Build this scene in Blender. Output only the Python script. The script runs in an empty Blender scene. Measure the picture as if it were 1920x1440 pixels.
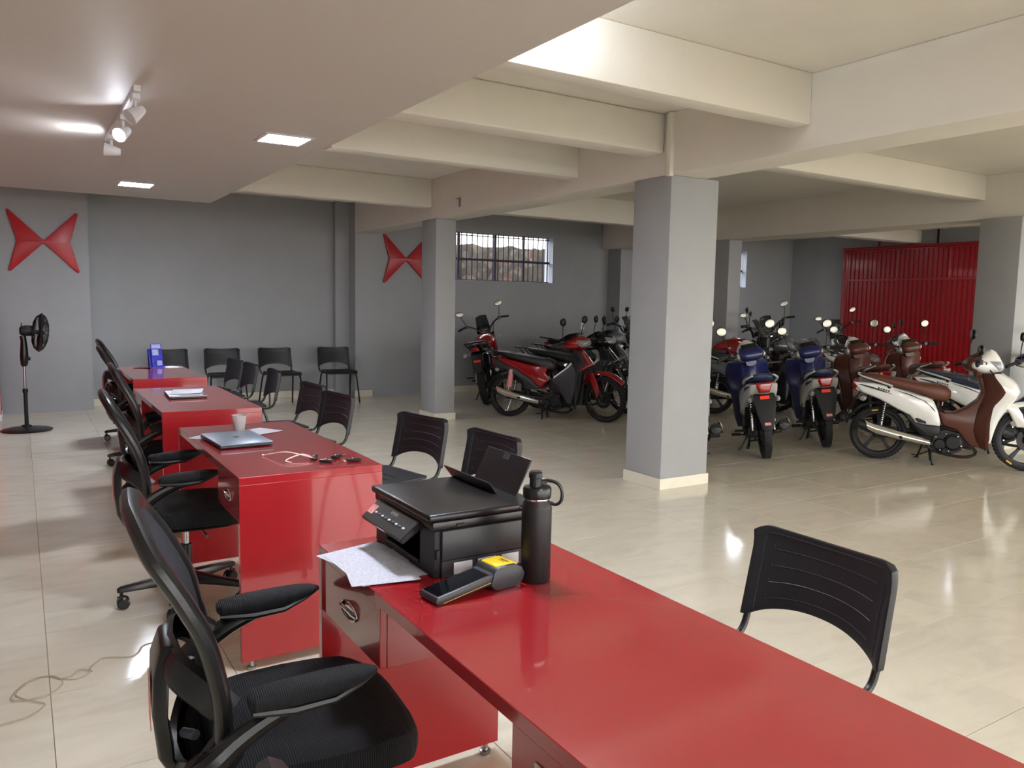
import bpy, bmesh, math, random
from mathutils import Vector, Matrix, noise
R = math.radians
SC = bpy.context.scene
COL = SC.collection
random.seed(7)

# ---------------------------------------------------------------- camera
CAM_H = 1.43
FPX = 1476.6
def cam_basis(yaw, pitch, roll):
    f = Vector((math.sin(yaw) * math.cos(pitch), math.cos(yaw) * math.cos(pitch), -math.sin(pitch)))
    r = Vector((math.cos(yaw), -math.sin(yaw), 0.0)); u = r.cross(f)
    return math.cos(roll) * r + math.sin(roll) * u, -math.sin(roll) * r + math.cos(roll) * u, f
cr_, cu_, cf_ = cam_basis(R(32.01), R(5.817), R(1.056))
cam = bpy.data.cameras.new('camera'); cam.sensor_width = 36; cam.lens = FPX / 1920 * 36
cam.clip_start = 0.05; cam.clip_end = 200
camo = bpy.data.objects.new('camera', cam); COL.objects.link(camo)
mw = Matrix.Identity(4)
for i, c in enumerate((cr_, cu_, -cf_)):
    for j in range(3): mw[j][i] = c[j]
mw[2][3] = CAM_H
camo.matrix_world = mw
SC.camera = camo

# ---------------------------------------------------------------- world, daylight, exposure
world = bpy.data.worlds.new('overcast_sky'); SC.world = world; world.use_nodes = True
wn = world.node_tree; bgn = wn.nodes['Background']
bgn.inputs[0].default_value = (1.0, 0.99, 0.972, 1); bgn.inputs[1].default_value = 3.0
SC.view_settings.view_transform = 'Standard'
try: SC.view_settings.look = 'None'
except Exception: pass
SC.view_settings.gamma = 1.0
SC.view_settings.use_curve_mapping = False
SC.view_settings.exposure = 1.15
try:
    SC.cycles.use_denoising = True
    SC.cycles.max_bounces = 8; SC.cycles.diffuse_bounces = 4; SC.cycles.glossy_bounces = 4
    SC.cycles.transparent_max_bounces = 12; SC.cycles.sample_clamp_indirect = 6.0
    SC.cycles.caustics_reflective = False; SC.cycles.caustics_refractive = False
except Exception: pass
def portal(name, loc, rot, sx, sy):
    l = bpy.data.lights.new(name, 'AREA'); l.shape = 'RECTANGLE'; l.size = sx; l.size_y = sy
    o = bpy.data.objects.new(name, l); COL.objects.link(o); o.location = loc; o.rotation_euler = rot
    l.cycles.is_portal = True
    return o
Y_FRONT = -5.0          # the shop front behind the camera is open to the street
Y_SIDE = 1.6            # the side wall starts here; the unseen opening before it is added for daylight
portal('daylight_shop_front', (5.6, Y_FRONT, 1.4), (R(90), 0, 0), 16.4, 2.7)
portal('daylight_added_opening', (13.95, (Y_FRONT + Y_SIDE) / 2, 1.4), (R(90), 0, R(90)), Y_SIDE - Y_FRONT, 2.7)

# ---------------------------------------------------------------- mesh helpers
def lin(c):
    out = []
    for v in c[:3]:
        v = v / 255.0
        out.append(v / 12.92 if v <= 0.04045 else ((v + 0.055) / 1.055) ** 2.4)
    return tuple(out) + (1.0,)

def crv(pts, n=6, closed=False):
    """Catmull-Rom through the points."""
    P = [Vector(p) for p in pts]; out = []
    m = len(P)
    rng = range(m) if closed else range(m - 1)
    for i in rng:
        if closed: a, b, c, d = P[(i - 1) % m], P[i], P[(i + 1) % m], P[(i + 2) % m]
        else: a, b, c, d = P[max(i - 1, 0)], P[i], P[i + 1], P[min(i + 2, m - 1)]
        for k in range(n):
            t = k / n
            out.append(0.5 * ((2 * b) + (c - a) * t + (2 * a - 5 * b + 4 * c - d) * t * t + (3 * b - a - 3 * c + d) * t ** 3))
    if not closed: out.append(P[-1])
    return out

def lerp(tab, x):
    """piecewise linear table [(x, v...)]"""
    if x <= tab[0][0]: return tab[0][1:]
    for a, b in zip(tab, tab[1:]):
        if x <= b[0]:
            t = (x - a[0]) / (b[0] - a[0])
            return tuple(p + (q - p) * t for p, q in zip(a[1:], b[1:]))
    return tab[-1][1:]

class MB:
    def __init__(s): s.v = []; s.f = []; s.m = Matrix.Identity(4)
    def add(s, vs, fs):
        o = len(s.v)
        s.v += [tuple(s.m @ Vector(p)) for p in vs]
        s.f += [tuple(i + o for i in f) for f in fs]
        return s
    def box(s, c, d, rot=None):
        x, y, z = d[0] / 2, d[1] / 2, d[2] / 2
        vs = [Vector((a, b, e)) for a in (-x, x) for b in (-y, y) for e in (-z, z)]
        if rot is not None:
            M = rot if isinstance(rot, Matrix) else Matrix.Rotation(rot[2], 3, 'Z') @ Matrix.Rotation(rot[1], 3, 'Y') @ Matrix.Rotation(rot[0], 3, 'X')
            vs = [M @ p for p in vs]
        c = Vector(c)
        return s.add([p + c for p in vs], [(0, 1, 3, 2), (4, 6, 7, 5), (0, 4, 5, 1), (2, 3, 7, 6), (0, 2, 6, 4), (1, 5, 7, 3)])
    def bb(s, x0, x1, y0, y1, z0, z1): return s.box(((x0 + x1) / 2, (y0 + y1) / 2, (z0 + z1) / 2), (x1 - x0, y1 - y0, z1 - z0))
    def loft(s, rings, cap=True, loop=False):
        n = len(rings[0]); vs = [p for r in rings for p in r]; fs = []
        m = len(rings)
        for i in range(m if loop else m - 1):
            for j in range(n):
                a = i * n + j; b = i * n + (j + 1) % n; k = ((i + 1) % m) * n
                fs.append((a, b, k + (j + 1) % n, k + j))
        if cap and not loop:
            fs.append(tuple(range(n))[::-1]); fs.append(tuple(range((m - 1) * n, m * n)))
        return s.add(vs, fs)
    def tube(s, path, r, n=8, closed=False, flat=1.0):
        P = [Vector(p) for p in path]; m = len(P)
        rad = r if isinstance(r, (list, tuple)) else [r] * m
        rings = []; up = None
        for i in range(m):
            if closed: t = P[(i + 1) % m] - P[i - 1]
            else: t = P[min(i + 1, m - 1)] - P[max(i - 1, 0)]
            if t.length < 1e-9: t = Vector((0, 0, 1))
            t.normalize()
            if up is None:
                up = Vector((0, 0, 1)) if abs(t.z) < 0.9 else Vector((1, 0, 0))
            a = t.cross(up)
            if a.length < 1e-6: a = t.orthogonal()
            a.normalize(); b = a.cross(t).normalized(); up = b
            rings.append([P[i] + (a * math.cos(2 * math.pi * k / n) + b * (math.sin(2 * math.pi * k / n) * flat)) * rad[i] for k in range(n)])
        return s.loft(rings, True, closed)
    def lathe(s, prof, c=(0, 0, 0), axis='z', n=24, closed=False, ang=(0, 2 * math.pi)):
        """prof: (radius, height) pairs; closed=True joins the profile into a ring section"""
        c = Vector(c); full = abs(ang[1] - ang[0] - 2 * math.pi) < 1e-6
        m = n if full else n + 1; rings = []
        for i in range(m):
            t = ang[0] + (ang[1] - ang[0]) * i / n
            ring = []
            for r, h in prof:
                x, y = r * math.cos(t), r * math.sin(t)
                ring.append(c + Vector({'z': (x, y, h), 'y': (x, h, y), 'x': (h, x, y)}[axis]))
            rings.append(ring)
        k = len(prof); vs = [p for r in rings for p in r]; fs = []
        for i in range(m if full else m - 1):
            for j in range(k if closed else k - 1):
                a = i * k + j; b = i * k + (j + 1) % k; e = ((i + 1) % m) * k
                fs.append((a, e + j, e + (j + 1) % k, b))
        if not closed and full:
            if prof[0][0] > 1e-6: fs.append(tuple(i * k for i in range(m)))
            if prof[-1][0] > 1e-6: fs.append(tuple(i * k + k - 1 for i in range(m))[::-1])
        if closed and not full:
            fs.append(tuple(range(k))); fs.append(tuple(range((m - 1) * k, m * k))[::-1])
        return s.add(vs, fs)
    def ell(s, c, r, n=14, m=8, rot=None):
        vs = []; fs = []; c = Vector(c)
        for i in range(1, m):
            a = math.pi * i / m
            for j in range(n):
                b = 2 * math.pi * j / n
                vs.append(Vector((r[0] * math.sin(a) * math.cos(b), r[1] * math.sin(a) * math.sin(b), r[2] * math.cos(a))))
        vs.append(Vector((0, 0, r[2]))); vs.append(Vector((0, 0, -r[2])))
        for i in range(m - 2):
            for j in range(n):
                fs.append((i * n + j, (i + 1) * n + j, (i + 1) * n + (j + 1) % n, i * n + (j + 1) % n))
        T = (m - 1) * n
        for j in range(n):
            fs.append((T, j, (j + 1) % n)); fs.append((T + 1, (m - 2) * n + (j + 1) % n, (m - 2) * n + j))
        if rot is not None:
            M = Matrix.Rotation(rot[2], 3, 'Z') @ Matrix.Rotation(rot[1], 3, 'Y') @ Matrix.Rotation(rot[0], 3, 'X')
            vs = [M @ p for p in vs]
        return s.add([p + c for p in vs], fs)
    def prism(s, poly, a, b, axis='y', inset=0.0, bulge=0.0):
        """2D polygon -> solid between a and b along axis; a and b may be functions of (u, v)"""
        fa = a if callable(a) else (lambda u, v: a); fb = b if callable(b) else (lambda u, v: b)
        def P(u, v, h): return {'y': (u, h, v), 'x': (h, u, v), 'z': (u, v, h)}[axis]
        n = len(poly); rings = []
        area = sum(poly[i][0] * poly[(i + 1) % n][1] - poly[(i + 1) % n][0] * poly[i][1] for i in range(n))
        sg = 1 if area > 0 else -1
        def off(d):
            out = []
            for i in range(n):
                p, q, t = Vector(poly[i - 1]), Vector(poly[i]), Vector(poly[(i + 1) % n])
                e1 = (q - p).normalized(); e2 = (t - q).normalized()
                nn = Vector((-e1.y - e2.y, e1.x + e2.x)) * sg
                nn = nn / max(nn.length, 0.35) if nn.length > 1e-6 else Vector((0, 0))
                w = q + nn * d; out.append((w.x, w.y))
            return out
        rings.append([P(u, v, fa(u, v)) for u, v in poly])
        if inset > 0:
            rings.append([P(u, v, fb(u, v) - bulge) for u, v in poly])
            i1 = off(inset * 0.4); rings.append([P(u, v, fb(u, v) - bulge * 0.3) for u, v in i1])
            i2 = off(inset); rings.append([P(u, v, fb(u, v)) for u, v in i2])
        else:
            rings.append([P(u, v, fb(u, v)) for u, v in poly])
        return s.loft(rings, True)
    def grid(s, fn, nu, nv, thick=None):
        """fn(u,v) in 0..1 -> point; thick: offset vector function or Vector for a closed shell"""
        vs = [Vector(fn(i / nu, j / nv)) for i in range(nu + 1) for j in range(nv + 1)]
        w = nv + 1; fs = [(i * w + j, (i + 1) * w + j, (i + 1) * w + j + 1, i * w + j + 1) for i in range(nu) for j in range(nv)]
        if thick is None: return s.add(vs, fs)
        N = len(vs)
        if callable(thick): vs2 = [p + Vector(thick(i / nu, j / nv)) for p, (i, j) in zip(vs, [(i, j) for i in range(nu + 1) for j in range(nv + 1)])]
        else: vs2 = [p + Vector(thick) for p in vs]
        fs2 = [tuple(k + N for k in f[::-1]) for f in fs]
        rim = [i * w for i in range(nu + 1)] + [nu * w + j for j in range(1, nv + 1)] + [i * w + nv for i in range(nu - 1, -1, -1)] + [j for j in range(nv - 1, 0, -1)]
        side = [(rim[k], rim[k] + N, rim[(k + 1) % len(rim)] + N, rim[(k + 1) % len(rim)]) for k in range(len(rim))]
        return s.add(vs + vs2, fs + fs2 + side)
    def mesh(s, name, ang=35, bev=None):
        me = bpy.data.meshes.new(name); me.from_pydata(s.v, [], s.f)
        bm = bmesh.new(); bm.from_mesh(me)
        bmesh.ops.recalc_face_normals(bm, faces=bm.faces)
        if bev:
            es = [e for e in bm.edges if len(e.link_faces) == 2 and e.calc_face_angle(0) > R(40)]
            bmesh.ops.bevel(bm, geom=es, offset=bev[0], segments=bev[1], affect='EDGES', profile=0.5, clamp_overlap=True)
        bm.to_mesh(me); bm.free()
        me.polygons.foreach_set('use_smooth', [True] * len(me.polygons))
        me.set_sharp_from_angle(angle=R(ang))
        me.materials.append(None)
        me.update()
        return me

def rsec(x, zb, zt, hw, n=16, p=2.6, hw2=None, y0=0.0):
    """superellipse ring in the plane x = const"""
    zc, hz = (zb + zt) / 2, (zt - zb) / 2; out = []
    for k in range(n):
        a = 2 * math.pi * k / n; c, s_ = math.cos(a), math.sin(a)
        e = 2 / p
        w = hw if hw2 is None else hw + (hw2 - hw) * (s_ + 1) / 2
        out.append(Vector((x, y0 + w * math.copysign(abs(c) ** e, c), zc + hz * math.copysign(abs(s_) ** e, s_))))
    return out

CACHE = {}
def obj(name, me, m, parent=None):
    o = bpy.data.objects.new(name, me); COL.objects.link(o)
    if o.material_slots:
        o.material_slots[0].link = 'OBJECT'; o.material_slots[0].material = m
    if parent is not None: o.parent = parent
    return o
def part(name, fn, m, parent=None, key=None, ang=35, bev=None):
    me = CACHE.get(key) if key else None
    if me is None:
        b = MB(); fn(b); me = b.mesh(name, ang, bev)
        if key: CACHE[key] = me
    return obj(name, me, m, parent)
def tag(o, label, cat, group=None):
    o['label'] = label; o['category'] = cat
    if group: o['group'] = group
    return o
def thing(name, label, cat, loc=(0, 0, 0), rot=(0, 0, 0), group=None):
    o = bpy.data.objects.new(name, None); COL.objects.link(o)
    o.location = loc; o.rotation_euler = rot; o.empty_display_size = 0.1
    return tag(o, label, cat, group)
def struct(name, fn, m, parent=None, bev=None, key=None, label=None):
    o = part(name, fn, m, parent, bev=bev, key=key)
    if parent is None: o['kind'] = 'structure'
    if label: o['label'] = label
    return o
def text_part(name, body, size, m, parent, mat_local, extrude=0.0004):
    c = bpy.data.curves.new(name, 'FONT'); c.body = body; c.size = size; c.extrude = extrude
    c.align_x = 'CENTER'; c.align_y = 'CENTER'; c.materials.append(m)
    tmp = bpy.data.objects.new(name, c); COL.objects.link(tmp)
    bpy.context.view_layer.update()
    me = bpy.data.meshes.new_from_object(tmp.evaluated_get(bpy.context.evaluated_depsgraph_get()))
    bpy.data.objects.remove(tmp); bpy.data.curves.remove(c)
    me.materials.clear(); me.materials.append(m)
    o = bpy.data.objects.new(name, me); COL.objects.link(o); o.parent = parent
    o.matrix_basis = mat_local
    return o

# ---------------------------------------------------------------- materials
def mat(name, rgb, rough=0.5, metal=0.0, spec=0.5, coat=0.0, var=0.05, scale=12.0, bump=0.0, bscale=60.0,
        trans=0.0, emit=None, estr=0.0, ior=None, rvar=0.0, stretch=None):
    m = bpy.data.materials.new(name); m.use_nodes = True; nt = m.node_tree
    b = nt.nodes['Principled BSDF']; N = nt.nodes.new; L = nt.links.new
    c = lin(rgb)
    tc = N('ShaderNodeTexCoord'); mp = N('ShaderNodeMapping'); L(tc.outputs['Object'], mp.inputs[0])
    if stretch: mp.inputs['Scale'].default_value = stretch
    nz = N('ShaderNodeTexNoise'); nz.inputs['Scale'].default_value = scale; nz.inputs['Detail'].default_value = 4
    L(mp.outputs[0], nz.inputs['Vector'])
    rp = N('ShaderNodeValToRGB')
    rp.color_ramp.elements[0].position = 0.3; rp.color_ramp.elements[1].position = 0.7
    rp.color_ramp.elements[0].color = tuple(v * (1 - var) for v in c[:3]) + (1,)
    rp.color_ramp.elements[1].color = tuple(min(1, v * (1 + var)) for v in c[:3]) + (1,)
    L(nz.outputs['Fac'], rp.inputs[0]); L(rp.outputs[0], b.inputs['Base Color'])
    b.inputs['Roughness'].default_value = rough; b.inputs['Metallic'].default_value = metal
    b.inputs['Specular IOR Level'].default_value = spec; b.inputs['Coat Weight'].default_value = coat
    b.inputs['Coat Roughness'].default_value = 0.06
    b.inputs['Transmission Weight'].default_value = trans
    if ior: b.inputs['IOR'].default_value = ior
    if rvar:
        mr = N('ShaderNodeMapRange'); mr.inputs['To Min'].default_value = max(0.02, rough - rvar); mr.inputs['To Max'].default_value = rough + rvar
        L(nz.outputs['Fac'], mr.inputs['Value']); L(mr.outputs[0], b.inputs['Roughness'])
    if bump:
        n2 = N('ShaderNodeTexNoise'); n2.inputs['Scale'].default_value = bscale; n2.inputs['Detail'].default_value = 3
        L(mp.outputs[0], n2.inputs['Vector'])
        bp = N('ShaderNodeBump'); bp.inputs['Strength'].default_value = bump; bp.inputs['Distance'].default_value = 0.004
        L(n2.outputs['Fac'], bp.inputs['Height']); L(bp.outputs[0], b.inputs['Normal'])
    if emit:
        b.inputs['Emission Color'].default_value = lin(emit); b.inputs['Emission Strength'].default_value = estr
    return m

def mat_rib(name, rgb, rough, scale, axis='X', strength=0.6, dist=0.002):
    """fabric with fine parallel ribs"""
    m = mat(name, rgb, rough, var=0.15, scale=40, spec=0.3); nt = m.node_tree; N = nt.nodes.new; L = nt.links.new
    tc = N('ShaderNodeTexCoord'); w = N('ShaderNodeTexWave'); w.bands_direction = axis; w.inputs['Scale'].default_value = scale
    L(tc.outputs['Object'], w.inputs[0])
    bp = N('ShaderNodeBump'); bp.inputs['Strength'].default_value = strength; bp.inputs['Distance'].default_value = dist
    L(w.outputs['Fac'], bp.inputs['Height']); L(bp.outputs[0], nt.nodes['Principled BSDF'].inputs['Normal'])
    return m

def mat_tile(name, rgb):
    m = bpy.data.materials.new(name); m.use_nodes = True; nt = m.node_tree; N = nt.nodes.new; L = nt.links.new
    b = nt.nodes['Principled BSDF']
    g = N('ShaderNodeNewGeometry'); oi = N('ShaderNodeObjectInfo')
    ml = N('ShaderNodeVectorMath'); ml.operation = 'ADD'
    cb = N('ShaderNodeCombineXYZ'); sc = N('ShaderNodeMath'); sc.operation = 'MULTIPLY'; sc.inputs[1].default_value = 37
    L(oi.outputs['Random'], sc.inputs[0]); L(sc.outputs[0], cb.inputs[0]); L(sc.outputs[0], cb.inputs[2])
    L(g.outputs['Position'], ml.inputs[0]); L(cb.outputs[0], ml.inputs[1])
    mp = N('ShaderNodeMapping'); mp.inputs['Scale'].default_value = (1.0, 2.6, 1.0); mp.inputs['Rotation'].default_value = (0, 0, 0.5)
    L(ml.outputs[0], mp.inputs[0])
    nz = N('ShaderNodeTexNoise'); nz.inputs['Scale'].default_value = 2.2; nz.inputs['Detail'].default_value = 8; nz.inputs['Roughness'].default_value = 0.6; nz.inputs['Distortion'].default_value = 1.2
    L(mp.outputs[0], nz.inputs['Vector'])
    rp = N('ShaderNodeValToRGB'); c = lin(rgb)
    e = rp.color_ramp.elements
    e[0].position = 0.32; e[0].color = tuple(v * 0.90 for v in c[:3]) + (1,)
    e[1].position = 0.66; e[1].color = tuple(min(1, v * 1.05) for v in c[:3]) + (1,)
    k = e.new(0.5); k.color = c
    L(nz.outputs['Fac'], rp.inputs[0]); L(rp.outputs[0], b.inputs['Base Color'])
    b.inputs['Roughness'].default_value = 0.11; b.inputs['Specular IOR Level'].default_value = 0.5
    n3 = N('ShaderNodeTexNoise'); n3.inputs['Scale'].default_value = 1.6; n3.inputs['Detail'].default_value = 1
    L(ml.outputs[0], n3.inputs['Vector'])
    bp = N('ShaderNodeBump'); bp.inputs['Strength'].default_value = 0.06; bp.inputs['Distance'].default_value = 0.02
    L(n3.outputs['Fac'], bp.inputs['Height']); L(bp.outputs[0], b.inputs['Normal'])
    return m

def mat_film(name, amount=0.35, tint=(235, 240, 245)):
    """crumpled clear polythene: mostly see-through with glossy creases"""
    m = bpy.data.materials.new(name); m.use_nodes = True; nt = m.node_tree; N = nt.nodes.new; L = nt.links.new
    for n in list(nt.nodes): nt.nodes.remove(n)
    out = N('ShaderNodeOutputMaterial'); tr = N('ShaderNodeBsdfTransparent'); gl = N('ShaderNodeBsdfPrincipled'); mx = N('ShaderNodeMixShader')
    gl.inputs['Base Color'].default_value = lin((62, 64, 67)); gl.inputs['Roughness'].default_value = 0.10; gl.inputs['Specular IOR Level'].default_value = 0.8
    tc = N('ShaderNodeTexCoord'); nz = N('ShaderNodeTexNoise'); nz.inputs['Scale'].default_value = 11; nz.inputs['Detail'].default_value = 4; nz.inputs['Distortion'].default_value = 2.0
    L(tc.outputs['Object'], nz.inputs['Vector'])
    bp = N('ShaderNodeBump'); bp.inputs['Strength'].default_value = 1.0; bp.inputs['Distance'].default_value = 0.02
    L(nz.outputs['Fac'], bp.inputs['Height']); L(bp.outputs[0], gl.inputs['Normal'])
    mr = N('ShaderNodeMapRange'); mr.inputs['From Min'].default_value = 0.35; mr.inputs['From Max'].default_value = 0.75
    mr.inputs['To Min'].default_value = amount * 0.12; mr.inputs['To Max'].default_value = min(1, amount * 1.5)
    L(nz.outputs['Fac'], mr.inputs['Value']); L(mr.outputs[0], mx.inputs[0])
    L(tr.outputs[0], mx.inputs[1]); L(gl.outputs[0], mx.inputs[2]); L(mx.outputs[0], out.inputs[0])
    return m

def mat_print(name, base, ink, scale=90.0, amount=0.55):
    """paper carrying fine lines of print"""
    m = mat(name, base, 0.7, var=0.01); nt = m.node_tree; N = nt.nodes.new; L = nt.links.new
    tc = N('ShaderNodeTexCoord'); w = N('ShaderNodeTexWave'); w.bands_direction = 'Y'; w.inputs['Scale'].default_value = scale; w.inputs['Distortion'].default_value = 0.0
    L(tc.outputs['Object'], w.inputs[0])
    nz = N('ShaderNodeTexNoise'); nz.inputs['Scale'].default_value = 120; L(tc.outputs['Object'], nz.inputs['Vector'])
    mu = N('ShaderNodeMath'); mu.operation = 'MULTIPLY'; L(w.outputs['Fac'], mu.inputs[0]); L(nz.outputs['Fac'], mu.inputs[1])
    rp = N('ShaderNodeValToRGB'); rp.color_ramp.elements[0].position = 0.30; rp.color_ramp.elements[1].position = 0.42
    rp.color_ramp.elements[0].color = lin(base); 
    i = lin(ink); bb = lin(base); rp.color_ramp.elements[1].color = tuple(a + (q - a) * amount for a, q in zip(bb[:3], i[:3])) + (1,)
    L(mu.outputs[0], rp.inputs[0]); L(rp.outputs[0], nt.nodes['Principled BSDF'].inputs['Base Color'])
    return m

def mat_stone(name):
    m = mat(name, (120, 112, 102), 0.95, var=0.3, scale=9, bump=0.8, bscale=20)
    nt = m.node_tree; N = nt.nodes.new; L = nt.links.new; b = nt.nodes['Principled BSDF']
    tc = N('ShaderNodeTexCoord'); vo = N('ShaderNodeTexVoronoi'); vo.inputs['Scale'].default_value = 9; L(tc.outputs['Object'], vo.inputs['Vector'])
    sp = N('ShaderNodeSeparateColor'); L(vo.outputs['Color'], sp.inputs[0])
    rp = N('ShaderNodeValToRGB'); e = rp.color_ramp.elements
    e[0].position = 0.0; e[0].color = lin((62, 57, 53)); e[1].position = 1.0; e[1].color = lin((110, 62, 46))
    for p_, c_ in ((.35, (90, 84, 77)), (.6, (72, 68, 62)), (.8, (118, 112, 104))): k = e.new(p_); k.color = lin(c_)
    L(sp.outputs[0], rp.inputs[0])
    mx = N('ShaderNodeMix'); mx.data_type = 'RGBA'; mx.blend_type = 'MULTIPLY'; mx.inputs[0].default_value = 0.6
    nz = N('ShaderNodeTexNoise'); nz.inputs['Scale'].default_value = 30; nz.inputs['Detail'].default_value = 5; L(tc.outputs['Object'], nz.inputs['Vector'])
    L(rp.outputs[0], mx.inputs[6]); L(nz.outputs['Color'], mx.inputs[7]); L(mx.outputs[2], b.inputs['Base Color'])
    return m

M = dict(
    wall=mat('grey_wall_paint', (158, 160, 162), 0.75, var=0.03, scale=3, bump=0.10, bscale=90),
    pillar=mat('light_grey_pillar_paint', (160, 161, 162), 0.55, var=0.03, scale=4, bump=0.12, bscale=40),
    white=mat('white_ceiling_paint', (232, 228, 218), 0.8, var=0.02, scale=3, bump=0.25, bscale=35),
    drop=mat('white_plasterboard', (212, 206, 199), 0.55, var=0.01, scale=2),
    redwall=mat('red_wall_paint', (176, 32, 36), 0.6, var=0.04, scale=3),
    base=mat('cream_skirting_tile', (222, 216, 198), 0.15, var=0.03),
    tile=mat_tile('polished_cream_tile', (220, 211, 191)),
    grout=mat('grey_grout', (150, 143, 128), 0.9),
    redlac=mat('red_lacquer_board', (162, 32, 38), 0.22, coat=0.9, var=0.03, scale=5),
    redemb=mat('red_emblem', (176, 24, 34), 0.35, var=0.04),
    redmet=mat('red_painted_steel', (150, 16, 24), 0.30, coat=0.2, var=0.10, scale=10),
    blackpl=mat('black_plastic', (19, 19, 21), 0.30, var=0.1, bump=0.08, bscale=300),
    chairpl=mat('black_chair_plastic', (30, 31, 34), 0.42, spec=0.4, var=0.1, bump=0.10, bscale=400),
    blackmt=mat('matt_black_plastic', (17, 17, 18), 0.5, var=0.1),
    darkgrey=mat('dark_grey_plastic', (48, 49, 52), 0.45, var=0.08),
    blacksteel=mat('black_steel_tube', (17, 17, 18), 0.28, var=0.1),
    chrome=mat('chrome', (215, 215, 212), 0.10, metal=1.0, var=0.02),
    steel=mat('brushed_steel', (180, 180, 178), 0.3, metal=1.0, var=0.05),
    alu=mat('cast_aluminium', (150, 152, 155), 0.38, metal=0.9, var=0.06),
    rubber=mat('tyre_rubber', (24, 24, 24), 0.7, var=0.15, bump=0.3, bscale=120),
    mesh=mat_rib('black_mesh_fabric', (42, 44, 50), 0.65, 90, 'Y', 0.5),
    ribfab=mat_rib('ribbed_black_fabric', (26, 26, 29), 0.8, 75, 'X', 0.5, 0.002),
    seatfab=mat_rib('black_seat_fabric', (20, 20, 23), 0.85, 60, 'X', 0.6, 0.003),
    greyrim=mat('grey_edge_trim', (92, 92, 104), 0.45),
    paper=mat_print('printed_paper', (206, 205, 213), (110, 105, 118), 58.0, 0.6),
    paper2=mat('plain_paper', (212, 212, 218), 0.7, var=0.01),
    screen=mat('dark_glass', (14, 16, 22), 0.06, spec=0.6),
    yellow=mat('yellow_plastic', (240, 200, 20), 0.4, var=0.04),
    greylap=mat('grey_laptop_lid', (112, 122, 134), 0.35, metal=0.5, var=0.02),
    lapside=mat('dark_laptop_base', (52, 54, 58), 0.4),
    cup=mat('frosted_cup_plastic', (250, 244, 240), 0.30, trans=0.6, ior=1.1),
    blueprint=mat('blue_leaflet', (32, 40, 190), 0.3, var=0.5, scale=25),
    bluelight=mat('light_blue_print', (170, 185, 245), 0.3, var=0.2, scale=40),
    led=mat('led_diffuser', (255, 255, 255), 0.4, emit=(232, 240, 255), estr=80.0),
    roundled=mat('round_lamp_diffuser', (255, 255, 255), 0.4, emit=(236, 242, 255), estr=26.0),
    spotled=mat('spot_lamp_lens', (255, 255, 255), 0.4, emit=(240, 244, 255), estr=70.0),
    whiteal=mat('white_painted_aluminium', (225, 225, 228), 0.4),
    barsteel=mat('navy_window_steel', (38, 36, 62), 0.5, var=0.1),
    glassp=mat('mirror_glass', (150, 147, 136), 0.30, metal=1.0, var=0.01),
    lens=mat('clear_lamp_lens', (235, 238, 240), 0.05, trans=0.75, ior=1.3, coat=0.3),
    redlens=mat('red_lamp_lens', (150, 8, 14), 0.1, coat=0.5, var=0.2),
    reflector=mat('orange_red_reflector', (245, 66, 48), 0.2, var=0.05),
    sticker=mat('red_white_sticker', (232, 150, 140), 0.5, var=0.3, scale=160),
    white_gl=mat('white_gloss_paint', (232, 232, 228), 0.12, coat=0.5, var=0.01),
    silver_gl=mat('pale_silver_paint', (200, 200, 192), 0.22, coat=0.4, var=0.03),
    brown=mat('brown_plastic', (92, 50, 38), 0.38, var=0.05),
    brownseat=mat('brown_vinyl', (98, 54, 40), 0.5, var=0.06, bump=0.15, bscale=200),
    navy=mat('navy_blue_plastic', (28, 32, 84), 0.30, coat=0.2, var=0.05),
    navyseat=mat('navy_vinyl', (40, 52, 84), 0.45, var=0.06),
    red_gl=mat('red_gloss_paint', (146, 10, 18), 0.12, coat=0.6, var=0.03),
    grey_gl=mat('grey_gloss_paint', (92, 97, 104), 0.2, coat=0.5, var=0.03),
    black_gl=mat('black_gloss_paint', (14, 14, 15), 0.10, coat=0.6, var=0.05),
    blackseat=mat('black_vinyl', (22, 22, 23), 0.45, var=0.08, bump=0.15, bscale=200),
    film=mat_film('clear_polythene', 0.62), bag=mat_film('crumpled_polythene_bag', 0.5),
    smoke=mat('smoked_acrylic', (58, 64, 64), 0.08, coat=0.4, spec=0.6),
    engine=mat('dark_engine_casting', (34, 34, 35), 0.45, metal=0.5, var=0.15, bump=0.3, bscale=60),
    cable=mat('beige_cable', (176, 160, 136), 0.5),
    tie=mat('white_nylon_strap', (242, 222, 210), 0.4),
    concrete=mat('street_paving', (140, 136, 128), 0.9, var=0.1, scale=4),
    stone=mat_stone('rough_brick_wall'),
    ledge=mat('daylit_blue_reveal', (206, 214, 232), 0.7),  # pale blue of the daylight put into the reveal colour
    darkdot=mat('black_print', (12, 12, 14), 0.5), whitedot=mat('white_print', (225, 225, 228), 0.5),
    gold=mat('yellow_tyre_mark', (214, 170, 50), 0.5),
)
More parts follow.
